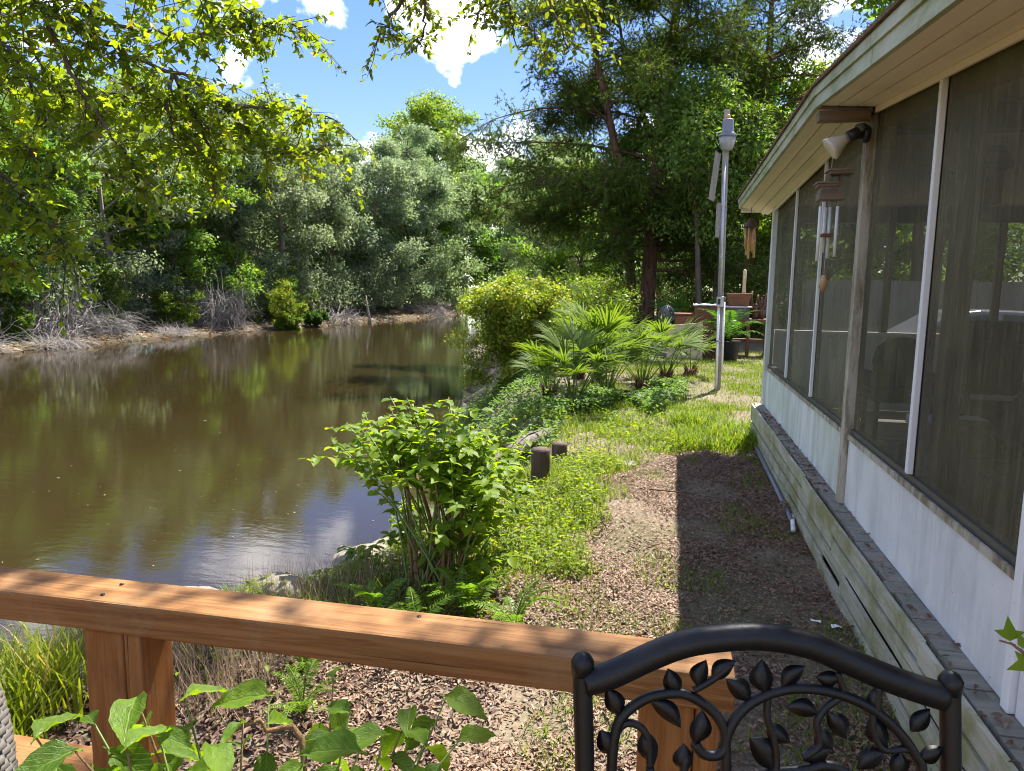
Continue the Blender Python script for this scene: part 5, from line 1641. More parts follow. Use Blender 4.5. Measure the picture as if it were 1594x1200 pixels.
# ------------------------------------------------------------------ palmettos
def frond_mesh(seed, pet=.85, fan=.62, nl=24, span=2.2):
    rng = np.random.default_rng(seed)
    mb = MB()
    hub = np.array([0, .10, pet])
    mb.tube([(0, 0, 0), (0, .02, pet * .5), tuple(hub)], [.013, .009, .007], 5)
    Vp = np.array(mb.v); Fp = np.array([f for f in mb.f if len(f) == 4])
    ang = np.linspace(-span / 2 * 1.0, span / 2, nl) + rng.normal(0, .02, nl)
    d = np.stack([np.sin(ang), .42 * np.cos(ang) + .10, np.cos(ang) * .9], 1)
    A = unit(d + rng.normal(0, .03, (nl, 3)))
    N = unit(np.stack([np.sin(ang) * .15, -np.ones(nl), .45 * np.ones(nl)], 1) + rng.normal(0, .12, (nl, 3)))
    L = fan * (1 - .18 * np.abs(ang) / span * 2) * rng.uniform(.9, 1.08, nl)
    # blades with a drooping end
    st = [(0, .32), (.25, .95), (.5, 1.0), (.75, .7), (1.0, .04)]
    Vb, Fb, T = [], [], []
    b0 = len(Vp)
    for i in range(nl):
        B = np.cross(N[i], A[i])
        w = .0145 * rng.uniform(.8, 1.2)
        dr = rng.uniform(.05, .42)
        for u, ww in st:
            c = hub + A[i] * L[i] * u + np.array([0, .25 * dr * u * u, -dr * L[i] * u ** 3])
            Vb += [c - B * w * ww, c + N[i] * w * .35 * ww, c + B * w * ww]
        for j in range(len(st) - 1):
            q = b0 + i * 15 + j * 3
            Fb += [(q, q + 3, q + 4, q + 1), (q + 1, q + 4, q + 5, q + 2)]
        T += list(np.full(15, np.clip(rng.normal(.5, .18), 0, .9)))
    me = np_mesh('frond', np.vstack([Vp, np.array(Vb)]), np.vstack([Fp, np.array(Fb)]), np.concatenate([np.full(len(Vp), .7), np.array(T)]))
    me.materials.append(LF['palm'])
    return me
fr = [frond_mesh(i, pet=(.95, .8, .65, .9)[i], fan=(.66, .72, .6, .7)[i], span=(2.1, 2.6, 2.3, 1.7)[i]) for i in range(4)]
def palmetto(x, y, n, sc, label, seed, tilt=(.0, .68), col=None):
    rng = np.random.default_rng(seed)
    z = h1(x, y)
    o = thing('saw_palmetto', label, 'palmetto', (x, y, z), 'saw palmettos along the bank')
    m = MB()
    a = rng.uniform(0, 6.28)
    m.tube([(0, 0, -.15), (.06 * math.cos(a), .06 * math.sin(a), .05), (.02, 0, .16)], [.11, .12, .07], 10)
    for k in range(26):
        aa = k * 2.4
        zz_ = .02 + .006 * k
        p0 = (math.cos(aa) * .09, math.sin(aa) * .09, zz_ - .04)
        p1 = (math.cos(aa) * .15, math.sin(aa) * .15, zz_ + .10)
        m.tube([p0, p1], [.018, .006], 4)
    m.build('root_stock', M['redbark'], o, local=True)
    for k in range(n):
        az = k * 2.4 + rng.normal(0, .25)
        tl = rng.uniform(*tilt)
        s = sc * rng.uniform(.75, 1.15)
        f = link_mesh('frond', fr[int(rng.integers(4))], None, o, col)
        f.matrix_local = Matrix.Rotation(az, 4, 'Z') @ Matrix.Translation((0, .05, .1)) @ Matrix.Rotation(-tl, 4, 'X') @ Matrix.Rotation(rng.normal(0, .25), 4, 'Z') @ Matrix.Scale(s, 4)
    return o
palmetto(-1.35, 10.9, 14, .86, 'nearest palmetto at the bank edge behind the driftwood log', 1)
palmetto(-1.85, 11.7, 10, .78, 'palmetto leaning over the water left of the clump', 2)
palmetto(-.95, 11.9, 15, 1.0, 'tall palmetto in the middle of the clump', 3, (.0, .75))
palmetto(-.40, 13.1, 14, .92, 'palmetto right of the middle of the clump', 4)
palmetto(-1.25, 13.7, 14, 1.12, 'tallest palmetto at the back of the clump', 5, (.0, .6))
palmetto(.02, 14.8, 13, .95, 'palmetto at the back right of the clump', 6)
palmetto(.52, 15.7, 9, .78, 'small palmetto at the right end of the clump with bare root', 7)
palmetto(-1.7, 14.4, 12, 1.0, 'palmetto between the clump and the yellow tipped bush', 8)
palmetto(.55, 24.3, 13, 1.25, 'bluish palmetto behind the cedar trunks', 9, (.1, 1.2), (.75, 1.0, 1.1))

# cycad like fern in a black pot by the work table
fo = thing('potted_fern', 'dark arching fern in a black pot before the work table', 'fern', (1.55, 19.6, 0))
MB().lathe((1.55, 19.6, -.02), [(.22, 0), (.27, .1), (.31, .5), (.33, .52), (.29, .525)], 18).build('pot', M['black'], fo)
def pinnate(seed, L=.9, n=26, w=.012, pl_=.16, arch=.5, mat='fern'):
    rng = np.random.default_rng(seed)
    P, A, N, LL, T = [], [], [], [], []
    mid = []
    for i in range(n):
        t = i / (n - 1)
        c = np.array([0, L * (t - .12 * t * t), L * (arch * 1.6 * t - arch * 1.5 * t * t)])
        mid.append(c)
        for s in (-1, 1):
            P.append(c)
            A.append([s * 1.0, .45, -.12])
            N.append([0, -.2, 1])
            LL.append(pl_ * math.sin(math.pi * min(1, .12 + t * .86)) + .01)
            T.append(np.clip(rng.normal(.5, .15), 0, .9))
    n2 = len(P)
    V, F, k = leaf_arrays(np.array(P), unit(np.array(A) + rng.normal(0, .08, (n2, 3))), unit(np.array(N) + rng.normal(0, .15, (n2, 3))), np.array(LL), np.full(n2, w * 2), 'rhomb')
    mb = MB().tube(mid[::3] + [mid[-1]], .004, 4, caps=False)
    Vt = np.array(mb.v); Ft = np.array(mb.f)
    me = np_mesh('fern_frond', np.vstack([V, Vt]), np.vstack([F, Ft + len(V)]), np.concatenate([np.repeat(T, k), np.full(len(Vt), .4)]))
    me.materials.append(LF[mat])
    return me
pinn = [pinnate(i) for i in range(2)]
for k in range(18):
    f = link_mesh('frond', pinn[k % 2], None, fo, (.42, .6, .55))
    f.matrix_local = Matrix.Translation((0, 0, .5)) @ Matrix.Rotation(k * 2.4, 4, 'Z') @ Matrix.Rotation(.1 + .6 * (k % 3) / 2, 4, 'X') @ Matrix.Scale(1.15 + .15 * (k % 3), 4)
pins = [pinnate(10 + i, .42, 24, .006, .055, .55) for i in range(2)]
ferns = [(-1.02, 3.72, 9, 1.0, 'fern beside the trunk of the leafy shrub'), (-.72, 3.55, 8, .9, 'fern at the edge of the leaf litter right of the shrub'), (-1.18, 3.30, 7, .9, 'fern below the shrub stems'), (-1.45, 2.62, 9, .62, 'bright fern on the dark soil under the rail'),
         (-1.62, 2.95, 7, .7, 'dark fern left of the bright fern under the rail'), (-1.5, 3.55, 8, .8, 'fern at the left foot of the shrub')]
for i, (x, y, n, s, lb) in enumerate(ferns):
    o = thing('ground_fern', lb, 'fern', (x, y, h1(x, y)), 'ferns around the shrub')
    for k in range(n):
        f = link_mesh('frond', pins[k % 2], None, o, (1, 1.05, .9))
        f.matrix_local = Matrix.Rotation(k * 2.4 + i, 4, 'Z') @ Matrix.Rotation(.35 + .5 * ((k * 7) % 5) / 4, 4, 'X') @ Matrix.Scale(s * (.8 + .08 * (k % 5)), 4)
#PART4
# ------------------------------------------------------------------ leafy shrub in front of the water
def leafy_shrub():
    rng = np.random.default_rng(71)
    bx, by = -1.30, 3.95
    bz = h1(bx, by)
    o = thing('leafy_shrub', 'bright green broad leaved shrub with bare tan stems in front of the river', 'shrub', (bx, by, bz))
    P, A, N, L = [], [], [], []
    feet = [(-1.42, 3.95), (-1.40, 4.02), (-1.20, 3.92), (-1.16, 3.98), (-1.18, 4.05)]
    n_st = 60
    for k in range(n_st):
        fx, fy = feet[k % 5]
        u, v = rng.random(), rng.random()
        ex = -2.2 + 1.38 * u
        ey = 4.15 + 1.1 * v - .25 * u
        ez = .62 + .42 * math.sin(math.pi * (.18 + .75 * u)) * rng.uniform(.75, 1.1) + rng.uniform(-.12, .08)
        if k % 4 == 3:
            ez = rng.uniform(.1, .55)
            ex = -2.1 + 1.25 * u
        if k % 16 == 15:
            ez = rng.uniform(.02, .25)
            ex = rng.uniform(-2.3, -1.5)
        p0 = np.array([fx + rng.normal(0, .03), fy + rng.normal(0, .03), h1(fx, fy) - .05])
        e = np.array([ex, ey, ez])
        m1 = p0 * .45 + e * .55
        m1[0] = p0[0] * .6 + e[0] * .4
        m1[2] = p0[2] + (e[2] - p0[2]) * .62
        pts = [p0 * (1 - t) ** 2 + 2 * m1 * t * (1 - t) + e * t * t for t in np.linspace(0, 1, 9)]
        r0 = .020 if k < 10 else .009
        MB().tube(pts, list(np.linspace(r0, .003, 9)), 6).build('stem', M['stem'] if k < 26 else M['greenstem'], o)
        # leaves in opposite pairs along the upper stem and its side twigs
        runs = [(pts[5:], 8)]
        for q in range(2):
            b = pts[rng.integers(5, 8)]
            d = unit(np.array([rng.normal(0, 1), rng.normal(0, 1), rng.uniform(-.1, .35)]))
            e2 = b + d * rng.uniform(.14, .34)
            runs.append(([b, (b + e2) / 2 + np.array([0, 0, .02]), e2], 5))
        for rp, cnt in runs:
            rp = np.array(rp)
            for i in range(cnt):
                t = (i + .6) / cnt * (len(rp) - 1)
                j = min(int(t), len(rp) - 2)
                c = rp[j] + (rp[j + 1] - rp[j]) * (t - j)
                az = i * 1.57 + rng.normal(0, .4)
                for s in (0, math.pi):
                    a = np.array([math.cos(az + s), math.sin(az + s), rng.uniform(-.45, .1)])
                    P.append(c); A.append(a)
                    N.append(np.array([rng.normal(0, .22), rng.normal(0, .22), 1]))
                    L.append(rng.uniform(.065, .125) * (1 - .25 * (i / cnt)))
    P, A, N, L = map(np.array, (P, A, N, L))
    ok = P[:, 2] > hgt(P[:, 0], P[:, 1]) + .05
    P, A, N, L = P[ok], A[ok], N[ok], L[ok]
    a, b = split_near(P, 300)
    ms = leaf_meshes('leaf', LF['shrub'], 'oval')
    leaf_objects(o, ms, P[a], A[a], N[a], L[a], L[a] * .68, rng)
    off = np.array(children_offset(o))
    me = leaves('foliage', P[b] - off, A[b], N[b], L[b], L[b] * .68, 'oval', tintv(rng, len(b), .02))
    link_mesh('foliage', me, LF['shrub'], o, kind='stuff')
leafy_shrub()

# ------------------------------------------------------------------ boughs overhead
def bough_tree(name, label, trunk, paths, seed, lf, tpl, leafL, ratio, per_m, per_twig, twl, hang, color=None, extra=None, bark='bark', r0=.03):
    rng = np.random.default_rng(seed)
    o = thing(name, label, 'tree', tuple(float(v) for v in trunk[0][0][0]))
    mb = MB()
    for pts, rad in trunk:
        mb.tube([tuple(p) for p in pts], rad, 10)
    mb.build('trunk', M[bark], o)
    P, A, N = [], [], []
    bm_ = MB()
    for pi, path in enumerate(paths):
        p = np.array(path)
        # catmull smoothing
        q = []
        for i in range(len(p) - 1):
            a, b, c, d = p[max(i - 1, 0)], p[i], p[i + 1], p[min(i + 2, len(p) - 1)]
            for t in np.linspace(0, 1, 6)[:-1]:
                q.append(.5 * ((2 * b) + (c - a) * t + (2 * a - 5 * b + 4 * c - d) * t * t + (3 * b - a - 3 * c + d) * t ** 3))
        q.append(p[-1])
        q = np.array(q)
        q[1:-1] += rng.normal(0, .012, (len(q) - 2, 3))
        rr = r0 * (1.0 if pi in (0,) else .55)
        bm_.tube([tuple(x) for x in q], list(np.linspace(rr, .004, len(q))), 7)
        seg = np.linalg.norm(np.diff(q, axis=0), axis=1)
        cum = np.concatenate([[0], np.cumsum(seg)])
        n = int(cum[-1] * per_m)
        for k in range(n):
            s = rng.uniform(.10, 1) * cum[-1]
            c = np.array([np.interp(s, cum, q[:, i]) for i in range(3)])
            d = unit(rng.normal(0, 1, 3) * np.array([1, 1, .6]) + np.array([0, 0, -hang]))
            ln = twl * rng.uniform(.35, 1.25)
            e = c + d * ln + np.array([0, 0, -hang * .35 * ln])
            bm_.tube([tuple(c), tuple((c + e) / 2 + rng.normal(0, .012, 3)), tuple(e)], [.0045, .003, .0015], 4, caps=False)
            for i in range(per_twig):
                t = (i + .8) / per_twig
                b = c + (e - c) * t
                a = unit(d * .5 + rng.normal(0, .75, 3) + np.array([0, 0, -hang]))
                P.append(b + a * .012)
                A.append(a)
                N.append(unit(rng.normal(0, .55, 3) + np.array([0, 0, 1.0])))
    bm_.build('boughs', M[bark], o)
    if extra is not None:
        for c, r, n in extra:
            d = unit(rng.normal(0, 1, (n, 3))) * (rng.random((n, 1)) ** .4 * r)
            P += list(np.array(c) + d * np.array([1, 1, .6]))
            A += list(unit(rng.normal(0, 1, (n, 3)) + np.array([0, 0, -.4])))
            N += list(unit(rng.normal(0, .5, (n, 3)) + np.array([0, 0, 1])))
    P, A, N = np.array(P), np.array(A), np.array(N)
    L = leafL * rng.uniform(.65, 1.25, len(P))
    # nearest in view first
    w2c = MROT.T @ (P - np.array([0, 0, CAMZ])).T
    inview = (w2c[2] < 0) & (np.abs(w2c[0] / -w2c[2]) < .70) & (np.abs(w2c[1] / -w2c[2]) < .53)
    d = np.linalg.norm(P - np.array([0, 0, CAMZ]), axis=1) + np.where(inview, 0, 1000)
    od = np.argsort(d)
    a, b = od[:300], od[300:]
    ms = leaf_meshes('leaf', lf, tpl)
    if tpl == 'maple':
        ms = ms * 8 + leaf_meshes('leaf', lf, tpl, (.98,))
    leaf_objects(o, ms, P[a], A[a], N[a], L[a], L[a] * ratio, rng, color=color)
    off = np.array(children_offset(o))
    link_mesh('foliage', leaves('foliage', P[b] - off, A[b], N[b], L[b], L[b] * ratio, tpl, tintv(rng, len(b), .035)), lf, o, color, kind='stuff')
    return o
def path(*p):
    return [at(*q) for q in p]
mt = np.array([-4.75, 1.3, -.35])
mroot = at(-150, -120, 4.2)
m_trunk = [([mt + (0, 0, -.5), mt + (.05, 0, .5), mt + (.1, .05, 2.2), mt + (.25, .3, 4.0), mt + (.3, .5, 6.0), mt + (.2, .7, 8)], [.26, .2, .17, .14, .10, .03]),
           ([mt + (.22, .28, 3.9), (mt + (.25, .3, 4.0)) * .45 + mroot * .55 + (0, 0, .12), mroot], [.09, .06, .042]),
           ([mt + (.1, .05, 2.3), (mt + (.1, .05, 2.3)) * .4 + at(-120, 230, 4.3) * .6, at(-80, 250, 4.3)], [.06, .04, .025])]
m_paths = [
    path((-150, -120, 4.2), (40, 0, 4.6), (130, 45, 4.8), (200, 85, 5.0), (270, 112, 5.2), (350, 165, 5.4), (430, 235, 5.6)),
    path((-150, -120, 4.2), (20, -40, 4.5), (110, 0, 4.7), (165, 35, 4.9), (260, 55, 5.2), (330, 50, 5.5), (400, 40, 5.8), (480, 40, 6.0)),
    path((70, 15, 4.65), (100, 100, 4.7), (140, 165, 4.75), (180, 220, 4.8), (215, 270, 5.0), (225, 300, 5.0)),
    path((-150, -60, 4.3), (-40, 40, 4.5), (20, 90, 4.6), (60, 150, 4.8), (80, 200, 4.9)),
    path((-80, 250, 4.3), (-20, 255, 4.4), (40, 310, 4.6), (75, 350, 4.7), (110, 395, 4.7)),
    path((270, 112, 5.2), (300, 170, 5.4), (325, 225, 5.5), (340, 270, 5.6), (330, 315, 5.6)),
    path((350, 165, 5.4), (420, 165, 5.6), (480, 175, 5.8), (535, 195, 6.0)),
    path((-100, -60, 4.6), (30, 60, 5.4), (90, 130, 5.6), (150, 180, 5.8), (230, 215, 6.0), (300, 250, 6.2)),
    path((-150, -120, 4.2), (200, -50, 5.0), (290, -5, 5.4), (360, 15, 5.6), (410, 25, 5.8), (445, 50, 5.9)),
    path((-100, 40, 4.5), (-20, 110, 5.2), (60, 140, 5.4), (150, 140, 5.6), (240, 165, 5.9), (330, 190, 6.2)),
    path((-80, 250, 4.3), (-30, 180, 4.5), (20, 210, 4.6), (60, 250, 4.7)),
    path((430, 235, 5.6), (470, 240, 5.8), (510, 225, 6.0)),
    path((270, 112, 5.2), (260, 160, 5.2), (270, 210, 5.3), (285, 240, 5.4)),
    path((-80, 250, 4.3), (-60, 330, 4.4), (-10, 390, 4.6), (30, 410, 4.6)),
]
bough_tree('maple_tree', 'maple whose lit green boughs hang into the picture at upper left', m_trunk, m_paths, 81, LF['maple'], 'maple', .064, .92, 34, 11, .42, .35)
ot = np.array([-2.4, -3.4, -.05])
o_trunk = [([ot, ot + (.05, .05, 1.2), ot + (.2, .3, 3.2), ot + (.5, 1.2, 5.0), ot + (.9, 2.6, 6.4)], [.42, .30, .26, .2, .15]),
           ([ot + (.9, 2.6, 6.4), np.array([-1.2, .8, 6.6]), np.array([-.9, 2.6, 6.1]), at(740, -260, 4.9)], [.14, .10, .075, .045]),
           ([np.array([-1.2, .8, 6.6]), np.array([-.1, 2.4, 6.6]), np.array([.8, 3.7, 6.3])], [.07, .05, .02])]
orr = at(740, -260, 4.9)
o_paths = [
    [orr] + path((700, -120, 5.2), (650, -50, 5.4), (620, 10, 5.5), (600, 45, 5.5), (582, 75, 5.5)),
    path((650, -50, 5.4), (662, 0, 5.4), (660, 40, 5.5), (648, 80, 5.6)),
    [orr] + path((770, -120, 5.1), (780, -30, 5.3), (795, 25, 5.5), (805, 75, 5.6)),
    path((770, -120, 5.1), (840, -40, 5.3), (865, 25, 5.4), (885, 80, 5.6)),
    path((780, -30, 5.3), (750, 5, 5.4), (738, 45, 5.5)),
    path((840, -40, 5.3), (900, -20, 5.5), (920, 30, 5.6), (925, 60, 5.7)),
    path((795, 25, 5.5), (830, 50, 5.5), (850, 85, 5.6)),
    path((650, -50, 5.4), (610, -20, 5.5), (590, 10, 5.6)),
    path((770, -120, 5.1), (730, -40, 5.3), (700, -10, 5.4)),
]
xr = random.Random(4)
o_shade = []  # unseen oak leaf clumps added along the sun's path to dapple rail and chair
for i in range(30):
    t = xr.uniform(3.6, 5.2)
    rx = xr.uniform(-1.9, .9)
    o_shade.append(((rx + .22 * t, 1.05 + xr.uniform(-.15, .3) + .62 * t, 1.25 + t), xr.uniform(.16, .36), 46 if rx < -.1 else 75))
for i in range(16):
    t = xr.uniform(3.6, 5.0)
    o_shade.append(((xr.uniform(-.2, .75) + .22 * t, xr.uniform(.6, 1.0) + .62 * t, 1.25 + t), xr.uniform(.25, .4), 130))
bough_tree('oak_tree', 'oak whose small leaved sprigs hang in at the top centre', o_trunk, o_paths, 82, LF['oak'], 'oval', .056, .58, 26, 12, .26, .28, extra=o_shade)

# ------------------------------------------------------------------ plant in front of the rail
def pot_plant():
    rng = np.random.default_rng(91)
    px, py = -.44, .66
    o = thing('potted_plant', 'glossy toothed leaves of a tall pot plant standing inside the railing', 'plant', (px, py, .35))
    MB().lathe((px, py, .352), [(.13, 0), (.15, .05), (.18, .3), (.19, .31), (.19, .34), (.165, .345)], 20).build('pot', M['terracotta'], o)
    ends = [e + np.array([0, 0, .032]) for e in [at(215, 1130, .80), at(250, 1190, .76), at(290, 1125, .86), at(520, 1095, .86), at(545, 1150, .82), at(600, 1185, .80), at(640, 1140, .92), at(695, 1120, .95), at(715, 1190, .88),
            at(60, 1195, .72), at(150, 1170, .78), at(420, 1120, .88), at(380, 1165, .83), at(330, 1205, .78), at(480, 1195, .78), at(200, 1210, .72), at(660, 1200, .82), at(560, 1215, .74), at(120, 1215, .72)]]
    P, A, N, L = [], [], [], []
    top = np.array([px, py, .70])
    for k, e in enumerate(ends):
        p0 = top + rng.normal(0, .04, 3) * np.array([1, 1, 0])
        m1 = p0 * .5 + e * .5 + np.array([0, 0, .05])
        m1[:2] = p0[:2] * .65 + e[:2] * .35
        pts = [p0 * (1 - t) ** 2 + 2 * m1 * t * (1 - t) + e * t * t for t in np.linspace(0, 1, 8)]
        MB().tube(pts, list(np.linspace(.0042, .0010, 8)), 6).build('stem', M['stem'] if k % 3 == 0 else M['greenstem'], o)
        nl = 11
        for i in range(nl):
            t = .40 + .60 * (i + 1) / nl
            c = p0 * (1 - t) ** 2 + 2 * m1 * t * (1 - t) + e * t * t
            az = i * 2.4 + k
            a = np.array([math.cos(az), math.sin(az), rng.uniform(-1.0, .25) if i < nl - 1 else .1])
            P.append(c); A.append(unit(a)); N.append(unit(np.array([rng.normal(0, .3), rng.normal(0, .3) - .15, 1.0]) + .35 * np.array([math.cos(az), math.sin(az), 0])))
            L.append(rng.uniform(.050, .100) * (1 if i < nl - 3 else .7))
    # bare bent twig
    MB().tube([tuple(at(355, 1140, .84)), tuple(at(405, 1120, .86)), tuple(at(415, 1138, .86)), tuple(at(455, 1130, .87)), tuple(at(470, 1150, .87)), tuple(at(474, 1190, .86)), tuple(at(470, 1260, .84))], [.002, .003, .003, .0035, .004, .004, .0045], 7).build('bare_twig', M['stem'], o)
    ms = leaf_meshes('leaf', LF['plant'], 'big')
    for me in ms:
        me.polygons.foreach_set('use_smooth', np.ones(len(me.polygons), dtype=bool))
    P, A, N, L = map(np.array, (P, A, N, L))
    leaf_objects(o, ms, P, A, N, L, L * .56, rng)
pot_plant()
def ivy():
    rng = np.random.default_rng(95)
    o = thing('ivy_sprig', 'small lobed ivy sprig reaching in at the right edge before the white panel', 'plant', (.80, .86, .35))
    MB().lathe((.80, .86, .352), [(.07, 0), (.10, .2), (.105, .21), (.09, .215)], 16).build('pot', M['terracotta'], o)
    e = at(1572, 1000, 1.0)
    pts = [np.array([.80, .86, .56]), np.array([.82, .95, 1.0]), at(1640, 1060, 1.02), at(1596, 1018, 1.0), e]
    MB().tube([tuple(p) for p in pts], [.004, .0035, .003, .0025, .0015], 6).build('stem', M['stem'], o)
    MB().tube([tuple(at(1580, 1004, 1.0)), tuple(at(1556, 997, 1.0))], .0015, 5).build('stem', M['stem'], o)
    ms = leaf_meshes('leaf', LF['shrub'], 'maple', (.3, .5))
    P = [at(1572, 998, 1.0), at(1584, 1004, .99), at(1594, 1012, 1.0), at(1610, 1030, 1.0), at(1625, 1050, 1.0), pts[1], pts[1] + (0, .03, -.2)]
    A = [(-.1, .1, 1), (.7, 0, .4), (.9, .2, -.3), (-.6, 0, -.3), (.5, .2, .5), (-.5, .2, .3), (.6, .1, .2)]
    N = [(-.2, -1, .2), (0, -.7, .7), (0, -.6, .8), (0, -.8, .5), (.2, -.6, .7), (0, -.5, .8), (0, -.5, .8)]
    leaf_objects(o, ms, np.array(P), np.array(A, float), np.array(N, float), np.array([.034, .024, .032, .036, .03, .05, .05]), np.array([.030, .022, .03, .032, .03, .05, .05]), rng)
ivy()

# ------------------------------------------------------------------ ground cover: nobody could count these
gr = np.random.default_rng(101)
def path_d(x, y):
    """1 on the leaf covered strip beside the porch, 0 in the weeds"""
    left = np.interp(y, [1, 2.5, 4, 5.5, 7, 8.2, 9.2], [-2.0, -1.5, -1.05, -.75, -.35, -.05, .5])
    n = (vnoise(x, y, .8, 3) - .5) * .9 + (vnoise(x, y, .27, 4) - .5) * .5
    return ss(-.28, .32, x - left + n) * ss(9.6, 8.4, y + n * .9)
def blades(name, x, y, z, L, W, lean, mat, label, tpl='blade', warm=.05, col=None, rng=gr):
    n = len(x)
    az = rng.uniform(0, 6.283, n)
    ln = lean * rng.uniform(.2, 1.3, n)
    A = np.stack([np.cos(az) * ln, np.sin(az) * ln, np.ones(n)], 1)
    N = np.stack([-np.cos(az), -np.sin(az), ln], 1)
    me = leaves(name, np.stack([x, y, z - .01], 1), A, N, L, W, tpl, tintv(rng, n, warm))
    return tag(link_mesh(name, me, mat, None, col), label, kind='stuff')
bank = lambda x, y: ss(.5, 1.3, sdist(x, y, NEAR))
# 1 leaf litter
x, y, z = scatter(gr, -2.3, 1.12, 1.0, 9.8, 92000, lambda x, y: np.clip(path_d(x, y) * (.22 + .78 * ss(.32, .58, vnoise(x, y, .55, 8))) + .05, 0, 1) * np.interp(y, [1, 5, 9.8], [1, .8, .6]))
n = len(x)
az = gr.uniform(0, 6.283, n)
A = np.stack([np.cos(az), np.sin(az), gr.normal(0, .28, n)], 1)
N = unit(gr.normal(0, .30, (n, 3)) + np.array([0, 0, 1]))
L = gr.uniform(.012, .036, n)
tg = np.clip(gr.normal(.33, .24, n), 0, 1)
me = leaves('leaf_litter', np.stack([x, y, z + gr.uniform(.004, .026, n)], 1), A, N, L, L * gr.uniform(.32, .5, n), 'oval', tg)
tag(link_mesh('leaf_litter', me, LF['litter']), 'tan and brown fallen oak leaves covering the path', kind='stuff')
# twigs and dark mulch under the rail at left
x, y, z = scatter(gr, -2.6, -.6, 1.4, 4.2, 9000, lambda x, y: ss(-.6, -1.6, x + (vnoise(x, y, .5, 9) - .5) * .8) * bank(x, y))
n = len(x)
az = gr.uniform(0, 6.283, n)
L = gr.uniform(.02, .06, n)
me = leaves('mulch', np.stack([x, y, z + gr.uniform(.002, .03, n)], 1), np.stack([np.cos(az), np.sin(az), gr.normal(0, .3, n)], 1), unit(gr.normal(0, .4, (n, 3)) + np.array([0, 0, 1])), L, L * .45, 'oval', gr.random(n) * .30)
tag(link_mesh('mulch', me, LF['litter'], None, (.55, .5, .48)), 'dark brown mulch of old leaves on the bank below the railing', kind='stuff')
# 2 lush weeds between the path and the water
weed = lambda x, y: (1 - path_d(x, y)) * bank(x, y) * (.25 + .75 * ss(.32, .6, vnoise(x, y, .6, 5))) * ss(2.4, 3.4, y)
x, y, z = scatter(gr, -2.7, 1.0, 2.4, 11.5, 20000, weed)
blades('weed_grass', x, y, z, gr.uniform(.05, .17, len(x)), gr.uniform(.005, .010, len(x)), .75, LF['grass'], 'bright grass between the path and the water')
x, y, z = scatter(gr, -2.7, .6, 2.4, 10.5, 15000, lambda x, y: weed(x, y) * ss(.35, .6, vnoise(x, y, .4, 6)))
n = len(x)
az = gr.uniform(0, 6.283, n)
L = gr.uniform(.018, .05, n)
me = leaves('weeds', np.stack([x, y, z + gr.random(n) ** 1.5 * .13], 1), np.stack([np.cos(az), np.sin(az), gr.normal(0, .35, n)], 1), unit(gr.normal(0, .35, (n, 3)) + np.array([0, 0, 1])), L, L * .62, 'oval', tintv(gr, n, .05))
tag(link_mesh('weeds', me, LF['shrub'], None, (1.05, .95, .9)), 'low broad leaved weeds along the bank', kind='stuff')
# 3 sparse grass in the path, more in the shade
x, y, z = scatter(gr, -1.3, 1.1, 2.0, 9.3, 4200, lambda x, y: path_d(x, y) * ss(.56, .74, vnoise(x, y, .34, 7)))
blades('path_grass', x, y, z, gr.uniform(.04, .11, len(x)), gr.uniform(.004, .008, len(x)), .8, LF['grass'], 'thin tufts of grass coming up through the fallen leaves')
# 4 lawn beyond
x, y, z = scatter(gr, -1.6, 3.2, 8.6, 22, 42000, lambda x, y: (1 - path_d(x, y)) * (.22 + .78 * ss(.3, .6, vnoise(x, y, .9, 11))) * bank(x, y) * np.interp(y, [8, 22], [1, .45]))
blades('lawn', x, y, z, gr.uniform(.05, .12, len(x)), gr.uniform(.008, .014, len(x)), .8, LF['grass'], 'patchy lawn beyond the porch', 'sliver', .07, (.92, .95, .9))
# sunlit clump at the far porch corner
x, y, z = scatter(gr, .1, 1.15, 8.3, 10.2, 5200, lambda x, y: ss(.25, .5, vnoise(x, y, .4, 12)) * ss(8.25, 8.9, y + (1.1 - x) * .35))
blades('corner_weeds', x, y, z, gr.uniform(.08, .24, len(x)), gr.uniform(.008, .016, len(x)), .7, LF['grass'], 'tall sunlit weeds at the far porch corner', 'blade', .03, (1.05, 1.05, .8))
# 5 tall grass by the water at lower left
x, y, z = scatter(gr, -4.8, -2.3, 1.5, 3.55, 9500, lambda x, y: ss(.25, .5, vnoise(x, y, .5, 13)) * ss(-.35, .1, sdist(x, y, NEAR)) * ss(-2.3, -2.9, x + (y - 3) * .25))
blades('tall_grass', x, y, z, gr.uniform(.14, .46, len(x)) * np.interp(y, [2.5, 3.4], [1, .5]), gr.uniform(.007, .014, len(x)), .45, LF['grass'], 'tall bright grass at the water below the railing', 'blade', .10, (1.2, 1.05, .85))
# 6 dry brown stalks beside it
x, y, z = scatter(gr, -2.95, -1.65, 2.5, 4.1, 2600, lambda x, y: ss(.25, .5, vnoise(x, y, .4, 14)) * ss(.1, .5, sdist(x, y, NEAR)))
blades('dry_stalks', x, y, z, gr.uniform(.10, .34, len(x)), gr.uniform(.003, .006, len(x)), .55, LF['dry'], 'dry brown stalks on the bank beside the tall grass', 'sliver', .2)
x, y, z = scatter(gr, -2.6, -1.3, 3.9, 6.8, 1300, lambda x, y: ss(.3, .55, vnoise(x, y, .4, 15)) * ss(-.1, .3, sdist(x, y, NEAR)))
blades('dry_reeds', x, y, z, gr.uniform(.1, .35, len(x)), gr.uniform(.003, .007, len(x)), .6, LF['dry'], 'thin dry reeds along the water behind the shrub', 'sliver', .2)
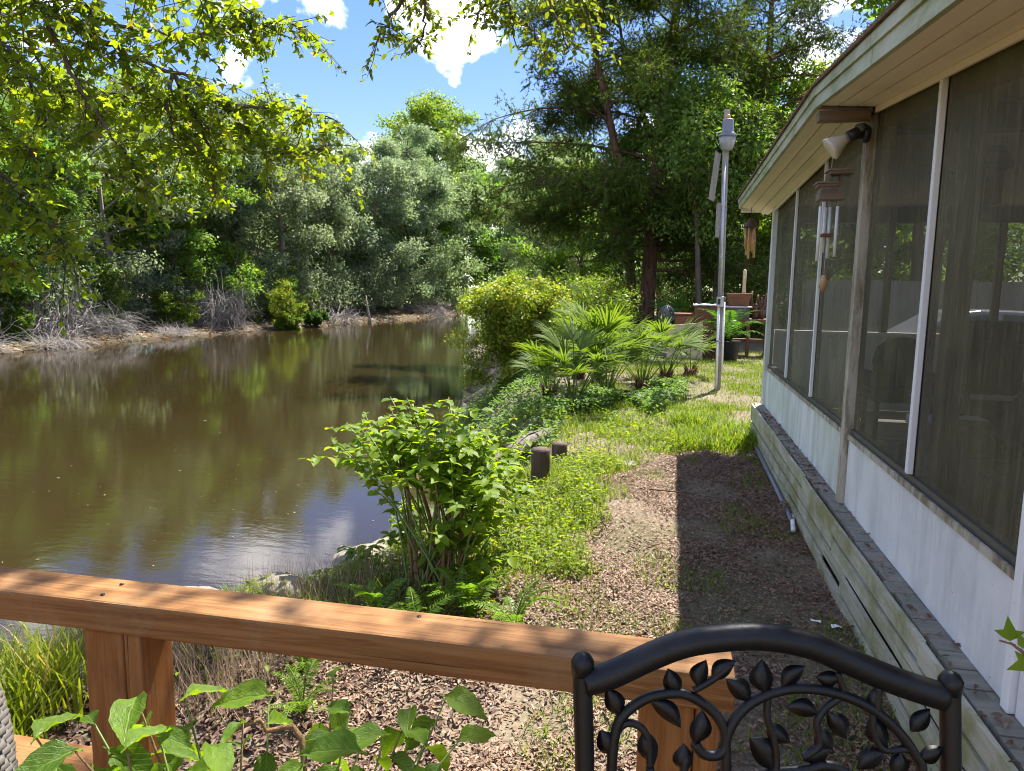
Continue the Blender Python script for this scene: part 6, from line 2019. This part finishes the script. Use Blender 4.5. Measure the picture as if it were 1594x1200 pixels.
# 7 dark ground cover at the foot of the palmettos
x, y, z = scatter(gr, -1.6, .4, 9.6, 13.6, 6500, lambda x, y: ss(.3, .5, vnoise(x, y, .7, 16)) * ss(.9, .2, np.abs(x + .75 - (y - 11) * .22)))
x2, y2, z2 = scatter(gr, -4.6, -1.3, 8.2, 17, 9000, lambda x, y: ss(-.1, .3, sdist(x, y, NEAR)) * ss(2.2, 1.4, sdist(x, y, NEAR)))
x, y, z = np.concatenate([x, x2]), np.concatenate([y, y2]), np.concatenate([z, z2])
n = len(x)
az = gr.uniform(0, 6.283, n)
L = gr.uniform(.04, .09, n)
me = leaves('ground_cover', np.stack([x, y, z + gr.random(n) * .22], 1), np.stack([np.cos(az), np.sin(az), gr.normal(0, .4, n)], 1), unit(gr.normal(0, .4, (n, 3)) + np.array([0, 0, 1])), L, L * .6, 'oval', tintv(gr, n, .01) * .7)
tag(link_mesh('ground_cover', me, LF['tree']), 'dark green ground cover at the foot of the palmettos', kind='stuff')
# 8 drift and fallen sticks on the opposite mud bank
x, y = gr.uniform(-31, -18.5, 60000), gr.uniform(18, 84, 60000)
df = -sdist(x, y, FAR)
k = (df > .1) & (df < 5)
x, y = x[k][:9000], y[k][:9000]
z = hgt(x, y)
n = len(x)
az = gr.uniform(0, 6.283, n)
L = gr.uniform(.1, .5, n)
me = leaves('bank_debris', np.stack([x, y, z + gr.uniform(.0, .08, n)], 1), np.stack([np.cos(az), np.sin(az), gr.normal(.05, .25, n)], 1), unit(gr.normal(0, .4, (n, 3)) + np.array([0, 0, 1])), L, L * gr.uniform(.08, .4, n), 'rhomb', gr.random(n))
tag(link_mesh('bank_debris', me, LF['dry'], None, (.9, .9, .9)), 'sticks and dead leaves on the opposite mud bank', kind='stuff')
# leaves and scum afloat near the bank
x, y = gr.uniform(-14, -2.4, 4000), gr.uniform(4, 30, 4000)
k = (sdist(x, y, NEAR) < -.15) & (gr.random(4000) < .05 + .5 * np.exp(sdist(x, y, NEAR) / 1.2))
x, y = x[k], y[k]
n = len(x)
az = gr.uniform(0, 6.283, n)
me = leaves('floating_leaves', np.stack([x, y, np.full(n, -.994)], 1), np.stack([np.cos(az), np.sin(az), np.zeros(n)], 1), unit(gr.normal(0, .06, (n, 3)) + np.array([0, 0, 1])), gr.uniform(.02, .05, n), gr.uniform(.01, .025, n), 'rhomb', gr.random(n))
tag(link_mesh('floating_leaves', me, LF['litter']), 'dead leaves afloat on the brown water', kind='stuff')
# fallen leaves lying on the porch ledge and gathered along the roof edge
n = 260
x, y = gr.uniform(1.105, 1.19, n), np.concatenate([gr.uniform(5.3, 8.8, 200), gr.uniform(1.5, 5.2, 60)])
az = gr.uniform(0, 6.283, n)
me = leaves('ledge_leaves', np.stack([x, y, np.full(n, ZFL + .006) + gr.uniform(0, .012, n)], 1), np.stack([np.cos(az), np.sin(az), gr.normal(0, .15, n)], 1), unit(gr.normal(0, .3, (n, 3)) + np.array([0, 0, 1])), np.full(n, .04), np.full(n, .018), 'oval', gr.random(n) * .5)
tag(link_mesh('ledge_leaves', me, LF['litter']), 'dead leaves caught on the ledge below the white panels', kind='stuff')
n = 700
y = gr.uniform(1.0, 9.8, n)
x = XF - .02 + gr.random(n) ** 2 * .5
zt_ = np.array([ft(v) for v in y]) + .024
az = gr.uniform(0, 6.283, n)
me = leaves('roof_leaves', np.stack([x, y, zt_ + gr.uniform(0, .008, n)], 1), np.stack([np.cos(az), np.sin(az), gr.normal(0, .1, n)], 1), unit(gr.normal(0, .15, (n, 3)) + np.array([0, 0, 1])), np.full(n, .032), np.full(n, .014), 'oval', gr.random(n) * .5)
tag(link_mesh('roof_leaves', me, LF['litter']), 'brown leaves lying along the roof edge', kind='stuff')
